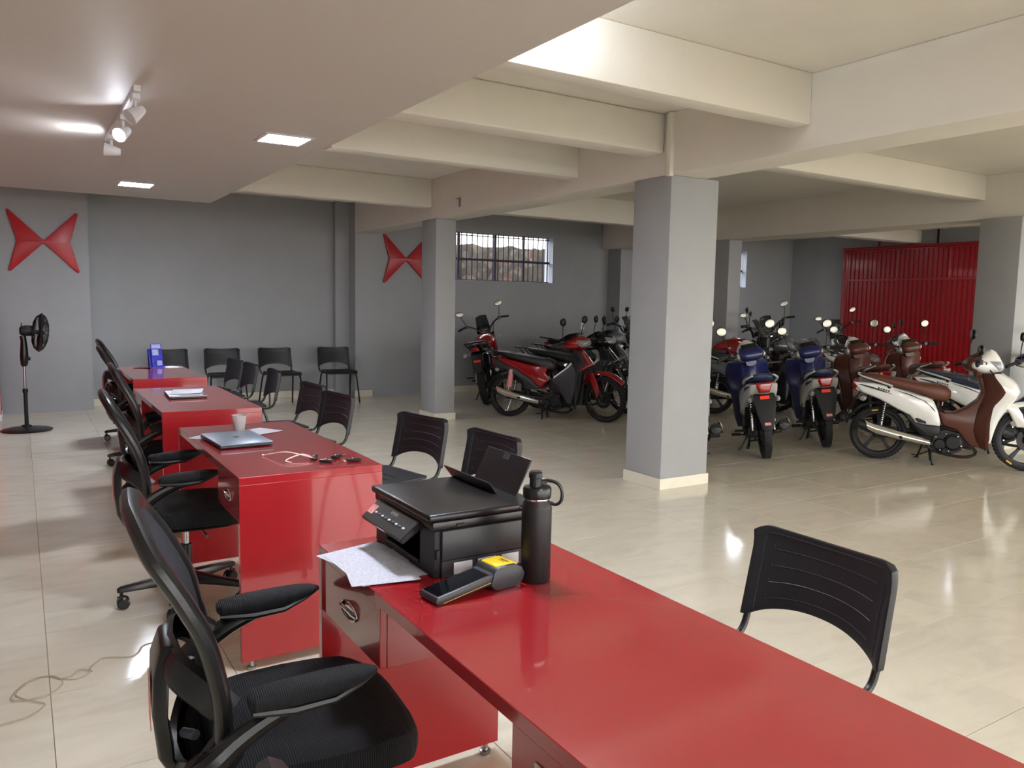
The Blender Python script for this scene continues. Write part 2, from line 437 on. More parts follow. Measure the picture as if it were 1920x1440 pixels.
# ================================================================ the room
XL, XR, YB, ZS, ZD = -2.6, 13.9, 11.15, 2.88, 2.555
YF = Y_FRONT
PITCH, TX0, TY0 = 0.6115, 3.10, 1.325
floor = struct('floor', lambda b: b.bb(XL - .15, XR + .15, YF, YB + .55, -.12, -.0035), M['grout'])
def cam_px(p):
    v = Vector(p) - Vector((0, 0, CAM_H)); d = v.dot(cf_)
    if d < 0.15: return None
    return 960 + FPX * v.dot(cr_) / d, 720 - FPX * v.dot(cu_) / d, d
tile_me = None
def tile_mesh():
    b = MB(); h = PITCH / 2 - 0.0012
    b.bb(-h, h, -h, h, -.0035, 0)
    return b.mesh('tile', 30, (0.0009, 1))
tiles = []
i0, i1 = math.floor((XL - TX0) / PITCH), math.floor((XR - TX0) / PITCH)
j0, j1 = math.floor((YF - TY0) / PITCH), math.floor((YB + .35 - TY0) / PITCH)
for i in range(i0, i1 + 1):
    for j in range(j0, j1 + 1):
        x0, y0 = TX0 + i * PITCH, TY0 + j * PITCH
        x1, y1 = min(x0 + PITCH, XR), min(y0 + PITCH, YB + .35)
        x0, y0 = max(x0, XL), max(y0, YF)
        if x1 - x0 < .02 or y1 - y0 < .02: continue
        c = ((x0 + x1) / 2, (y0 + y1) / 2, 0); q = cam_px(c)
        seen = q is not None and -120 < q[0] < 2040 and -100 < q[1] < 1560
        tiles.append((0 if seen else 1, q[2] if q else 99, x0, x1, y0, y1))
tiles.sort()
tile_me = tile_mesh(); rest = MB(); done = 0
for k, (ns, d, x0, x1, y0, y1) in enumerate(tiles):
    whole = x1 - x0 > PITCH - .001 and y1 - y0 > PITCH - .001
    if whole and ns == 0 and done < 290:
        o = obj('tile', tile_me, M['tile'], floor); o.location = ((x0 + x1) / 2, (y0 + y1) / 2, 0); done += 1
    else:
        rest.bb(x0 + .0012, x1 - .0012, y0 + .0012, y1 - .0012, -.0035, 0)
o = obj('outer_tiling', rest.mesh('outer_tiling', 30), M['tile'], floor); o['kind'] = 'stuff'

# ceilings
struct('ceiling', lambda b: b.bb(XL - .15, XR + .15, YF, YB + .55, ZS, ZS + .15), M['white'])
XDROP = 1.975; YD = 10.0
def dropc(b):
    b.bb(XL, XDROP, YF, YD, ZD, ZD + .022)
    b.bb(XDROP - .03, XDROP, YF, YD, ZD + .022, ZS)  # unseen fascia, added to keep light from leaking through the cavity
    b.bb(XL, XDROP, YF, YF + .03, ZD + .022, ZS)
    b.bb(XL, XDROP - .03, YD - .03, YD, ZD + .022, ZS)
dc = struct('ceiling_dropped', dropc, M['drop'])

# beams and columns
def beam(x0, x1, y0, y1, z0, z1=ZS, bev=(.008, 2)):
    return struct('beam', lambda b: b.bb(x0, x1, y0, y1, z0, z1), M['white'], bev=bev)
ZB = 2.42
beam(4.21, 4.56, YF, YB, ZB)                       # main beam over the pillar row
beam(XDROP, 4.21, 3.30, 3.45, 2.570)
beam(XDROP, 4.21, 4.61, 4.84, 2.59, bev=(.015, 3))
beam(XDROP, 4.21, 5.70, 5.86, 2.54)
beam(XDROP, 4.21, 8.61, 8.78, 2.553)
beam(XDROP, 4.21, .2, .4, 2.58)
beam(XDROP, 4.21, -2.6, -2.4, 2.58)
beam(8.80, 9.30, YF, YB, ZB)                       # second row
beam(4.56, 8.80, 8.61, 8.80, 2.555)
beam(4.56, 8.80, 4.61, 4.80, 2.62)
beam(4.56, 8.80, .2, .4, 2.62)
beam(9.30, XR, 8.35, 8.60, 2.655)
beam(9.30, XR, 4.3, 4.55, 2.655)
struct('trim_1', lambda b: b.bb(4.170, 4.212, 4.50, 4.545, ZB - .012, 2.874), M['white'], bev=(.004, 1))
def column(x0, x1, y0, y1, h, skirt=True):
    c = struct('column', lambda b: b.bb(x0, x1, y0, y1, 0, h), M['pillar'], bev=(.006, 2))
    if skirt:
        t, hh = .012, .088
        for a in ((x0 - t, x1 + t, y0 - t, y0), (x0 - t, x1 + t, y1, y1 + t), (x0 - t, x0, y0, y1), (x1, x1 + t, y0, y1)):
            part('skirting_tile', lambda b: b.bb(*a, 0.0005, hh), M['base'], c, bev=(.0015, 1))
    return c
column(4.203, 4.705, 4.512, 4.935, ZB - .001)
column(4.221, 4.49, 8.512, 8.90, ZB - .001)
column(8.75, 9.27, 4.20, 4.62, ZB - .001)
column(8.80, 9.06, 8.18, 8.60, ZB - .001)

# walls
W1 = (5.62, 7.75, 1.79, 2.55); W2 = (10.4, 12.51, 1.84, 2.58)
def wback(b):
    y0, y1 = YB, YB + .25
    b.bb(XL - .15, .755, YB, YB + .55, 0, ZS)                # left pier
    b.bb(.755, 4.215, YB + .36, YB + .55, 0, ZS)             # recessed panel
    for x0, x1 in ((4.215, W1[0]), (W1[1], W2[0]), (W2[1], XR + .15)): b.bb(x0, x1, y0, y1, 0, ZS)
    for w in (W1, W2):
        b.bb(w[0], w[1], y0, y1, 0, w[2]); b.bb(w[0], w[1], y0, y1, w[3], ZS)
    b.bb(8.945, 9.29, YB - .35, YB, 0, ZB - .001)            # pier under the second beam
    b.bb(4.0, 4.215, YB + .25, YB + .36, 0, ZS)
struct('wall_back', wback, M['wall'])
struct('wall_left', lambda b: b.bb(XL - .15, XL, YF, YB, 0, ZS), M['wall'])
struct('wall_left', lambda b: b.bb(XL, XL + .02, 4.4, YB - .01, .1, 2.5), M['redwall'], label='unseen red panel added on the left wall')  # unseen panel, sized so its red bounce tints the ceiling
struct('wall_right', lambda b: b.bb(XR, XR + .15, Y_SIDE, YB, 0, ZS), M['wall'])
def skirt(name, x0, x1, y0, y1, h=.095):
    return struct(name, lambda b: b.bb(x0, x1, y0, y1, .0005, h), M['base'], bev=(.0015, 1))
skirt('baseboard_back', .76, 4.21, YB + .346, YB + .359)
skirt('baseboard_back', 4.2, 4.48, YB - .013, YB - .001, .10)
skirt('baseboard_back', 5.4, 8.94, YB - .013, YB - .001, .10)
skirt('baseboard_back', 9.3, XR - .001, YB - .013, YB - .001, .10)
skirt('baseboard_right', XR - .013, XR - .001, 9.85, YB - .02, .10)

# barred windows
def window(n, w, label):
    x0, x1, z0, z1 = w; yb = YB + .13
    def fr(b):
        zm = z0 + (z1 - z0) * .45
        b.bb(x0, x1, yb - .018, yb + .018, zm - .018, zm + .018)
        b.bb(x0, x1, yb - .010, yb + .010, z1 - .045, z1 - .03)
        b.bb(x0, x1, yb - .012, yb + .012, z0, z0 + .02)
    f = struct('window_%d' % n, fr, M['barsteel'], label=label)
    k = int((x1 - x0) / .1)
    for i in range(k + 1):
        x = x0 + .03 + i * (x1 - x0 - .06) / k
        part('bar', lambda b: b.box((0, 0, 0), (.015, .012, z1 - z0)), M['barsteel'], f, key='wbar%d' % n).location = (x, yb, (z0 + z1) / 2)
    for t in (.18, .5, .76):
        part('mullion', lambda b: b.box((0, 0, 0), (.04, .03, z1 - z0)), M['barsteel'], f, key='wmul%d' % n).location = (x0 + (x1 - x0) * t, yb + .02, (z0 + z1) / 2)
    t = .004
    part('reveal', lambda b: b.bb(x1 - t, x1 - .0005, YB + .001, YB + .249, z0, z1), M['ledge'], f)
    part('reveal', lambda b: b.bb(x0 + .0005, x0 + t, YB + .001, YB + .249, z0, z1), M['ledge'], f)
    part('sill', lambda b: b.bb(x0, x1, YB + .001, YB + .249, z0 + .0005, z0 + t), M['ledge'], f)
    return f
window(1, W1, 'long high window with navy steel bars')
window(2, W2, 'high barred window half hidden by a column')

# street ground and the rough wall seen through the bars
struct('street_ground', lambda b: b.bb(-40, 50, -45, 40, -.32, -.125), M['concrete'])
def outwall(b):
    n = 120; xs = [2 + 13 * i / n for i in range(n + 1)]
    top = [2.50 + .05 * noise.noise((x * 2.3, 0, 3)) + .05 * noise.noise((x * 9, 4, 0)) for x in xs]
    vs = []
    for x, t in zip(xs, top): vs += [(x, 13.0, -.12), (x, 13.0, t), (x, 13.35, t), (x, 13.35, -.12)]
    fs = []
    for i in range(n):
        a = i * 4
        for k in range(3): fs.append((a + k, a + k + 1, a + 5 + k, a + 4 + k))
    b.add(vs, fs)
struct('boundary_wall', outwall, M['stone'], label='rough weathered wall outside the barred window')

# red corrugated gate in the right wall
def gate():
    X0, Y0, Y1, Z1 = 13.80, 5.75, 9.78, 2.60
    g = struct('door_1', lambda b: (b.bb(X0 - .02, X0 + .05, Y0, Y1, Z1 - .05, Z1), b.bb(X0 - .02, X0 + .05, Y1 - .05, Y1, .02, Z1), b.bb(X0 - .02, X0 + .05, Y0, Y0 + .05, .02, Z1),
               b.bb(X0 - .02, X0 + .05, Y0, Y1, .02, .07)), M['redmet'], label='red corrugated sheet steel gate')
    def corr(y0, y1, z0, z1):
        def f(b):
            n = max(4, int((y1 - y0) / .085)); pts = []
            for i in range(n):
                a = y0 + (y1 - y0) * i / n; w = (y1 - y0) / n
                pts += [(a, 0), (a + w * .45, 0), (a + w * .55, .022), (a + w * .95, .022)]
            pts.append((y1, 0))
            vs = [];
            for y, d in pts: vs += [(X0 - d, y, z0), (X0 - d, y, z1), (X0 + .03, y, z1), (X0 + .03, y, z0)]
            fs = []
            for i in range(len(pts) - 1):
                a = i * 4; fs += [(a + k, a + (k + 1) % 4, a + 4 + (k + 1) % 4, a + 4 + k) for k in range(4)]
            fs += [(0, 1, 2, 3), tuple(len(vs) - 4 + k for k in (3, 2, 1, 0))]
            b.add(vs, fs)
        part('corrugated_panel', f, M['redmet'], g, ang=20)
    ys = [Y1 - .05, 8.72, 7.74, 6.75, Y0 + .05]
    for a, c in zip(ys, ys[1:]):
        corr(c + .005, a - .005, 2.02, Z1 - .05)
        corr(c + .005, a - .005, .07, 1.99)
        part('rail', lambda b: b.bb(X0 - .025, X0 + .03, c, a, 1.985, 2.025), M['redmet'], g, bev=(.004, 1))
        part('stile', lambda b: b.bb(X0 - .025, X0 + .03, c - .012, c + .012, 2.02, Z1 - .05), M['redmet'], g, bev=(.004, 1))
    part('hanger_rod', lambda b: b.bb(X0 - .005, X0 + .02, 7.98, 8.01, Z1, ZS - .002), M['blacksteel'], g)
    part('hanger_rod', lambda b: b.bb(X0 - .005, X0 + .02, 9.1, 9.13, Z1, ZS - .002), M['redmet'], g)
    part('head_rail', lambda b: b.tube([(X0 - .04, Y0, Z1 + .0), (X0 - .04, Y1 + .05, Z1)], .028, 10), M['redmet'], g)
    part('pipe_post', lambda b: b.tube([(X0 - .03, Y1 + .03, .001), (X0 - .03, Y1 + .03, Z1)], .024, 10), M['redmet'], g)
gate()

# red emblems on the back wall
EMB = [(-.373, .360), (-.347, .362), (-.013, .026), (.013, .026), (.347, .362), (.373, .352), (.325, .174), (.276, .0), (.325, -.174), (.373, -.352), (.347, -.362), (.013, -.026), (-.013, -.026), (-.347, -.362), (-.373, -.352), (-.325, -.174), (-.276, 0), (-.325, .174)]
def emblem(x, label):
    o = part('wall_emblem', lambda b: b.prism(EMB, 0, -.035, 'y', inset=0), M['redemb'], key='emblem', bev=(.006, 2))
    o.location = (x, YB - .001, 2.07)
    return tag(o, label, 'emblem', 'red wall emblems')
emblem(.28, 'red bow-tie shaped emblem on the wall above the standing fan')
emblem(5.02, 'red bow-tie shaped emblem on the wall half hidden by the slim column')

# sockets
def socket(loc, rz, label):
    t = thing('wall_socket', label, 'socket', loc, (0, 0, rz), 'wall sockets')
    part('plate', lambda b: b.bb(-.037, .037, -.009, 0, -.058, .058), M['whiteal'], t, key='plate', bev=(.003, 2))
    part('outlet', lambda b: b.lathe([(.018, -.0093), (.018, -.012), (.012, -.012), (.012, -.0093)], axis='y', n=16, closed=True), M['greyrim'], t, key='outl')
socket((8.41, YB - .0005, 1.06), 0, 'white wall socket behind the red motorbike')
socket((XR - .0005, 10.2, 1.155), R(-90), 'white wall socket beside the red corrugated gate')

# small metal bracket left on the beam
bk = part('metal_bracket', lambda b: (b.bb(-.007, 0, -.018, .018, -.055, .045), b.bb(-.006, 0, -.0, .09, .036, .045)), M['alu'])
bk.location = (4.2095, 7.90, 2.55); tag(bk, 'small grey metal bracket fixed to the white beam', 'bracket')

# recessed LED panels
def led_panel(x, y, rz, label):
    t = thing('ceiling_light', label, 'light', (x, y, ZD), (0, 0, rz), 'square LED ceiling panels')
    part('bezel', lambda b: (b.bb(-.17, .17, .145, .17, -.008, -.0005), b.bb(-.17, .17, -.17, -.145, -.008, -.0005), b.bb(-.17, -.145, -.145, .145, -.008, -.0005), b.bb(.145, .17, -.145, .145, -.008, -.0005)), M['whiteal'], t, key='bez')
    part('diffuser', lambda b: b.bb(-.145, .145, -.145, .145, -.005, -.0005), M['led'], t, key='diff')
led_panel(1.63, 5.70, 0, 'glowing square LED panel in the ceiling above the third desk')
led_panel(1.04, 8.87, 0, 'glowing square LED panel in the ceiling near the back wall')
led_panel(1.15, 2.25, 0, 'glowing square LED panel in the ceiling over the nearest desk')
led_panel(1.15, -1.2, 0, 'unseen square LED panel added for light near the shop front')  # unseen panel behind the camera, added only for its light

# track with spot lamps
def spot_lamp(y, d, label, strong, lit=True):
    t = thing('spot_lamp', label, 'spotlight', (.578, y, ZD - .032), (0, 0, 0), 'track spot lamps')
    part('adapter', lambda b: b.bb(-.02, .02, -.05, .05, -.03, 0), M['whiteal'], t, bev=(.003, 1))
    part('stem', lambda b: b.tube([(0, 0, -.03), (0, 0, -.075)], .009, 10), M['whiteal'], t)
    D = Vector(d).normalized(); q = D.to_track_quat('Z', 'Y').to_matrix().to_4x4(); q.translation = (0, 0, -.10)
    hd = part('head', lambda b: b.lathe([(.0, -.055), (.022, -.055), (.030, -.03), (.045, .045), (.041, .046), (.027, -.02), (0, -.02)], n=24), M['whiteal'], t, key='sphead'); hd.matrix_basis = q
    ln = part('lamp_lens', lambda b: b.lathe([(0, .038), (.039, .038), (.0395, .042), (0, .046)], n=24), M['spotled'] if lit else M['whiteal'], hd, key='splens')
    if not lit: return t
    l = bpy.data.lights.new('spot_beam', 'SPOT'); l.energy = strong; l.spot_size = R(110); l.spot_blend = .7; l.shadow_soft_size = .03
    lo = bpy.data.objects.new('spot_beam', l); COL.objects.link(lo); lo.parent = hd; lo.location = (0, 0, .055); lo.rotation_euler = (R(180), 0, 0)
    return t
rail = part('light_track', lambda b: b.bb(.560, .596, 4.75, 6.4, ZD - .032, ZD - .0005), M['whiteal'], bev=(.002, 1))
tag(rail, 'white lighting track on the dropped ceiling', 'track')
spot_lamp(5.45, (-.55, -.62, -.45), 'lit white spot lamp on the ceiling track pointing at the camera', 5)
spot_lamp(6.15, (-.9, .15, .10), 'white spot lamp on the ceiling track tilted sideways', 2)
spot_lamp(4.85, (-.6, -.25, -.5), 'unlit white spot lamp at the near end of the ceiling track', 0, False)

# unseen batten lamp, added for the bright patch on the beam
bt = thing('unseen_batten_lamp', 'unseen batten lamp added above the edge of the dropped ceiling', 'light', (2.07, 3.08, ZS), (0, 0, 0))
part('body', lambda b: b.bb(-.03, .03, -.16, .16, -.03, -.0005), M['whiteal'], bt, bev=(.004, 1))
part('tube', lambda b: b.tube([(0, -.15, -.045), (0, .15, -.045)], .013, 10), M['led'], bt)

# unseen round lamps put in the far right bays to explain floor reflections
for lx, ly, lab in ((11.0, 9.8, 'unseen round ceiling lamp in the bay by the far right corner'), (12.4, 6.45, 'unseen round ceiling lamp in the bay before the red gate')):
    rl = thing('unseen_round_lamp', lab, 'light', (lx, ly, ZS), (0, 0, 0), 'round ceiling lamps')
    part('rim', lambda b: b.lathe([(.15, -.0005), (.17, -.0005), (.17, -.03), (.15, -.03)], n=32, closed=True), M['whiteal'], rl, key='rlrim')
    part('diffuser', lambda b: b.lathe([(0, -.034), (.10, -.033), (.15, -.026), (.15, -.002), (0, -.002)], n=32), M['roundled'], rl, key='rldif')

# red cabinet end at the far left
cb = thing('red_cabinet', 'tall red cabinet against the wall at the left edge', 'cabinet', (-.62, 10.86, 0))
part('body', lambda b: b.bb(-.4, .4, -.22, .22, .06, 1.38), M['redlac'], cb, bev=(.004, 1))
part('plinth', lambda b: b.bb(-.4, .405, -.225, .21, 0.0005, .06), M['whiteal'], cb)
part('top_panel', lambda b: b.bb(-.405, .405, -.225, .225, 1.38, 1.40), M['redlac'], cb, bev=(.003, 1))
# ================================================================ desks
DX0, DX1 = .675, 1.25; DZ = .76
def desk(y0, y1, label, dx=0.0, pedestal=False, near=True, far=True):
    t = thing('desk', label, 'desk', (DX0 + dx, y0, 0), group='red lacquered desks in a row')
    W = DX1 - DX0; L = y1 - y0; m = M['redlac']
    part('tabletop', lambda b: b.bb(0, W, 0, L, DZ - .03, DZ), m, t, bev=(.0015, 1))
    for a in (0, L - .025):
        part('side_panel', lambda b: b.bb(0, W, a, a + .025, .035, DZ - .03), m, t, bev=(.001, 1))
        for x in (.04, W - .04):
            part('foot', lambda b: b.lathe([(.016, .0005), (.018, .006), (.018, .012), (.009, .014), (.009, .035)], n=14), M['steel'], t, key='dfoot').location = (x, a + .0125, 0)
    def drw(a, c, h=.155, lock=False):
        d = part('drawer', lambda b: (b.bb(.024, .42, a, c, DZ - .03 - h, DZ - .0305)), m, t, bev=(.001, 1))
        f = part('drawer_front', lambda b: b.bb(.006, .024, a + .002, c - .002, DZ - .03 - h + .002, DZ - .034), m, d, bev=(.0015, 1))
        ym, zm = (a + c) / 2, DZ - .03 - h * .52
        if lock:
            part('lock_plate', lambda b: (b.bb(.003, .006, c - .11, c - .075, DZ - .105, DZ - .065)), M['steel'], d, bev=(.001, 1))
            part('keyhole', lambda b: b.lathe([(0, .0025), (.008, .0025), (.008, .004), (0, .004)], (0, c - .0925, DZ - .085), 'x', 12), M['darkdot'], d)
        def handle(b):
            n = 36
            pts = [(.004, ym + .056 * math.cos(2 * math.pi * k / n), zm + .021 * math.sin(2 * math.pi * k / n) * abs(math.sin(2 * math.pi * k / n)) ** .25) for k in range(n)]
            b.tube(pts, .0032, 8, closed=True)
            b.ell((.0055, ym, zm), (.002, .054, .016), 20, 6)
            b.tube(crv([(.004, ym - .052, zm + .002), (-.008, ym - .025, zm + .012), (-.010, ym, zm + .014), (-.008, ym + .025, zm + .012), (.004, ym + .052, zm + .002)], 5), .0045, 8)
        part('handle', handle, M['chrome'], d)
        return d
    if pedestal:
        drw(L - .025 - .40, L - .0255)
        drw(.026, .026 + .795, .235, True)
    else:
        if near: drw(.026, .026 + .38)
        if far: drw(L - .025 - .38, L - .0255)
    return t
desk(.25, 2.07, 'nearest red desk, carrying the printer and the black bottle', pedestal=True)
desk(3.00, 4.33, 'red desk carrying the grey laptop, plastic cup and key fobs', far=False)
desk(4.95, 6.33, 'red desk carrying a closed laptop with papers on its lid', .01, near=False)
desk(7.05, 8.34, 'farthest red desk, carrying the blue leaflet holder', .09, near=False, far=False)

# ================================================================ visitor chairs (face local -y)
def visitor_chair(x, y, rz, label, group):
    t = thing('visitor_chair', label, 'chair', (x, y, 0), (0, 0, rz), group)
    pl, st = M['chairpl'], M['blacksteel']
    def seat(b):
        def P(u, v):
            X = (u - .5) * 2; Y = v
            w = .225 - .02 * (2 * v - 1) ** 4 - .012 * v
            x = X * w; yy = -.235 + .385 * v
            z = .455 - .016 * (1 - X * X) * (math.sin(math.pi * min(1, v * 1.1))) - .03 * max(0, .16 - v) / .16 * max(0, .16 - v) / .16
            return (x, yy, z)
        b.grid(P, 14, 14, (0, 0, -.016))
    s = part('seat', seat, pl, t, key='vseat', bev=(.004, 2))
    for k in range(4):
        yy = -.12 + k * .07
        part('slot', lambda b: b.box((0, 0, 0), (.26, .012, .003)), M['darkdot'], s, key='vslot').location = (0, yy, .4412 + .001 * k)
    TOP, YB0 = .775, .215
    def bp(u, v):
        X = (u - .5) * 2
        a = max(0, 1 - (abs(X) / .90) ** 2.2)
        zlo = .492 + .052 * a ** .75
        zhi = TOP - .016 * (1 - X * X) - .022 * (max(0, abs(X) - .80) / .20) ** 2
        z = zlo + (zhi - zlo) * v
        w = .232 - .004 * v
        y = YB0 + (z - .5) * .20 + .048 * (1 - X * X) - .012 * max(0, v - .85) / .15
        return Vector((X * w, y, z))
    def back(b):
        b.grid(lambda u, v: bp(u, v) - Vector((0, .006 + .006 * (abs(u - .5) > .43), 0)), 28, 10, lambda u, v: (0, .014 + (.016 if abs(u - .5) > .43 else 0), 0))
    k = part('backrest', back, pl, t, key='vback', bev=(.003, 2), ang=40)
    def groove(v0):
        def f(b):
            lo = [bp(.13 + .74 * i / 16, v0) - Vector((0, .0075, 0)) for i in range(17)]
            up = [bp(.13 + .01 * i / 2, v0 + .03 * (2 - i) ) - Vector((0, .0075, 0)) for i in range(2)]
            b.tube(up + lo, .0010, 5)
        return f
    for q, v0 in enumerate((.14, .34, .54, .74)):
        part('groove', groove(v0), M['darkgrey'], k, key='vgr%d' % q)
    def rim(b):
        pts = [bp(.07, .06), bp(.07, .5), bp(.07, .86), bp(.12, .93), bp(.5, .93), bp(.88, .93), bp(.93, .86), bp(.93, .5), bp(.93, .06)]
        b.tube([p - Vector((0, .0075, 0)) for p in crv(pts, 5)], .0012, 5)
    part('rim_line', rim, M['darkgrey'], k, key='vrim')
    for sx in (-1, 1):
        part('back_post', lambda b: b.tube(crv([(sx * .205, .08, .428), (sx * .212, .150, .428), (sx * .216, .198, .448), (sx * .217, .222, .50), (sx * .217, .238, .58)], 5), .0105, 10), st, t, key='vpost%d' % sx)
        part('leg', lambda b: b.tube(crv([(sx * .195, .02, .425), (sx * .203, -.10, .418), (sx * .213, -.165, .36), (sx * .235, -.235, .0005)], 6), .0115, 10), st, t, key='vlegf%d' % sx)
        part('leg', lambda b: b.tube(crv([(sx * .195, -.03, .420), (sx * .203, .08, .412), (sx * .213, .135, .36), (sx * .235, .225, .0005)], 6), .0115, 10), st, t, key='vlegr%d' % sx)
    part('seat_frame', lambda b: (b.tube([(-.20, -.11, .424), (.20, -.11, .424)], .010, 8), b.tube([(-.20, .08, .424), (.20, .08, .424)], .010, 8)), st, t, key='vsf')
    return t
GW = 'visitor chairs along the back wall'; GD = 'visitor chairs facing the desks'
visitor_chair(1.64, 10.72, R(4), 'black plastic chair by the back wall, directly behind the blue leaflet holder', GW)
visitor_chair(2.27, 10.72, R(-2), 'black plastic chair by the back wall, second from the left', GW)
visitor_chair(2.99, 10.72, R(3), 'black plastic chair by the back wall, third from the left', GW)
visitor_chair(3.80, 10.72, R(-3), 'black plastic chair at the right end of the row by the back wall', GW)
visitor_chair(1.74, 8.94, R(-84), 'farthest of the three black chairs at the far desks', GD)
visitor_chair(1.76, 8.36, R(-88), 'middle one of the three black chairs at the far desks', GD)
visitor_chair(1.77, 7.53, R(-93), 'nearest of the three black chairs at the far desks', GD)
visitor_chair(1.71, 6.14, R(-85), 'far one of the two black chairs beside the laptop desk', GD)
visitor_chair(1.67, 5.42, R(-82), 'near one of the two black chairs beside the laptop desk', GD)
visitor_chair(1.735, 4.12, R(-78), 'black chair standing just beyond the corner of the laptop desk', GD)
visitor_chair(1.79, 3.43, R(-86), 'black chair whose back rises behind the printer', GD)
visitor_chair(1.655, 1.385, R(-90), 'large black plastic chair in the foreground right of the nearest desk', GD)

# ================================================================ office chairs (face local +x)
def office_chair(x, y, rz, label, base_rot=0.0):
    t = thing('office_chair', label, 'office chair', (x, y, 0), (0, 0, rz), 'mesh office chairs behind the desks')
    bp_, mt = M['blackpl'], M['blackmt']
    for k in range(5):
        a = base_rot + k * 2 * math.pi / 5
        ca = part('base_arm', lambda b: b.loft([[Vector((.02, w, z)) for w, z in ((-.03, .085), (.03, .085), (.026, .135), (-.026, .135))], [Vector((.16, w, z)) for w, z in ((-.024, .083), (.024, .083), (.019, .118), (-.019, .118))],
                  [Vector((.285, w, z)) for w, z in ((-.020, .078), (.020, .078), (.015, .102), (-.015, .102))], [Vector((.30, w, z)) for w, z in ((-.014, .078), (.014, .078), (.010, .094), (-.010, .094))]]), bp_, t, key='oarm', bev=(.004, 2))
        ca.rotation_euler = (0, 0, a)
        c = part('caster', lambda b: (b.tube([(.282, 0, .05), (.282, 0, .080)], .008, 8), b.loft([rsec(.262 + .0 * i, .018, .058, .012 + 0 * i) for i in range(1)] + [rsec(.30, .02, .058, .012)])), bp_, ca, key='ocast')
        for s in (-1, 1):
            part('caster_wheel', lambda b: b.lathe([(0, s * .009), (.024, s * .009), (.0275, s * .013), (.0275, s * .022), (.02, s * .028), (0, s * .028)], (.275, 0, .0280), 'y', 18), bp_, ca, key='ocw%d' % s)
    part('base_hub', lambda b: b.lathe([(.0, .075), (.038, .075), (.045, .09), (.042, .135), (.032, .142), (0, .142)], n=20), bp_, t, key='ohub')
    part('gas_cover', lambda b: b.lathe([(.026, .135), (.026, .27), (.022, .272), (0, .272)], n=18), bp_, t, key='ogc')
    part('gas_piston', lambda b: b.lathe([(.014, .27), (.014, .36)], n=16), M['steel'], t, key='ogp')
    part('mechanism', lambda b: (b.bb(-.12, .11, -.075, .075, .352, .388), b.bb(-.24, -.10, -.04, .04, .352, .378)), mt, t, key='omech', bev=(.006, 2))
    part('lever', lambda b: b.tube([(.05, -.06, .366), (.06, -.20, .364), (.065, -.235, .36)], [.005, .005, .008], 8), M['steel'], t, key='olev')
    # seat shell and cushion
    def cush(b):
        rings = []
        for i, zz in enumerate((.400, .405, .425, .450, .468, .476, .478)):
            g = (.965, .985, 1.0, 1.0, .97, .90, .72)[i]; ring = []
            for k in range(40):
                a = 2 * math.pi * k / 40; c, s = math.cos(a), math.sin(a); e = 2 / 3.4
                X = math.copysign(abs(c) ** e, c); Yv = math.copysign(abs(s) ** e, s)
                px = .02 + .255 * X * g; py = (.248 - .018 * max(0, -X)) * Yv * g
                dz = -.028 * max(0, (px - .18)) / .1 + .010 * abs(Yv) ** 2 * g - .006
                ring.append(Vector((px, py, zz + dz)))
            rings.append(ring)
        b.loft(rings)
    sc_ = part('seat_cushion', cush, M['seatfab'], t, key='ocush')
    part('seat_shell', lambda b: b.loft([[Vector((.02 + .245 * g * math.copysign(abs(math.cos(a)) ** .6, math.cos(a)), .235 * g * math.copysign(abs(math.sin(a)) ** .6, math.sin(a)), z)) for a in [2 * math.pi * k / 32 for k in range(32)]] for g, z in ((.75, .384), (.95, .388), (1, .398))]), mt, t, key='oshell')
    # backrest: a curved ring frame with mesh stretched over it
    XT = [(.47, -.185), (.55, -.188), (.62, -.196), (.70, -.212), (.78, -.233), (.86, -.266), (.92, -.296), (.95, -.306), (.975, -.310), (.99, -.312)]
    WT = [(.47, .175), (.55, .198), (.64, .218), (.74, .225), (.82, .222), (.89, .212), (.93, .195), (.96, .165), (.98, .12), (.99, .05)]
    def bpt(u, z):           # u in -1..1 across
        xb = lerp(XT, z)[0]; w = lerp(WT, z)[0]
        wrap = .040 * (1 - .4 * max(0, (z - .75) / .25))
        return Vector((xb + wrap * (u * u) * (w / .225) ** 2 - .018, u * w, z))
    def outline(f=1.0):
        zs = [.475 + .514 * (1 - (1 - i / 18) ** 1.6) for i in range(19)]
        L_ = [bpt(-f, z) for z in zs]; Rr = [bpt(f, z) for z in reversed(zs)]
        return L_ + Rr
    part('back_frame', lambda b: b.tube(crv(outline(), 2, True), .019, 10, closed=True, flat=1.5), bp_, t, key='obf')
    def meshp(b):
        b.grid(lambda u, v: bpt((2 * u - 1) * .97, .48 + .500 * v) + Vector((.014, 0, 0)), 14, 22, (-.006, 0, 0))
    part('back_mesh', meshp, M['mesh'], t, key='obm')
    part('edge_trim', lambda b: b.tube([p + Vector((.010, 0, 0)) for p in crv(outline(.93), 2, True)], .0055, 6, closed=True), M['greyrim'], t, key='oet')
    # bow-shaped lumbar carrier behind the back
    def bow(b):
        for s in (-1, 1):
            b.tube(crv([(-.165, s * .205, .60), (-.215, s * .18, .645), (-.255, s * .11, .665), (-.268, 0, .67)], 6), [.017] * 19, 8, flat=2.2)
            b.tube(crv([(-.165, s * .205, .53), (-.205, s * .18, .47), (-.235, s * .10, .43), (-.245, 0, .42)], 6), [.017] * 19, 8, flat=2.2)
    part('lumbar_bow', bow, bp_, t, key='obow')
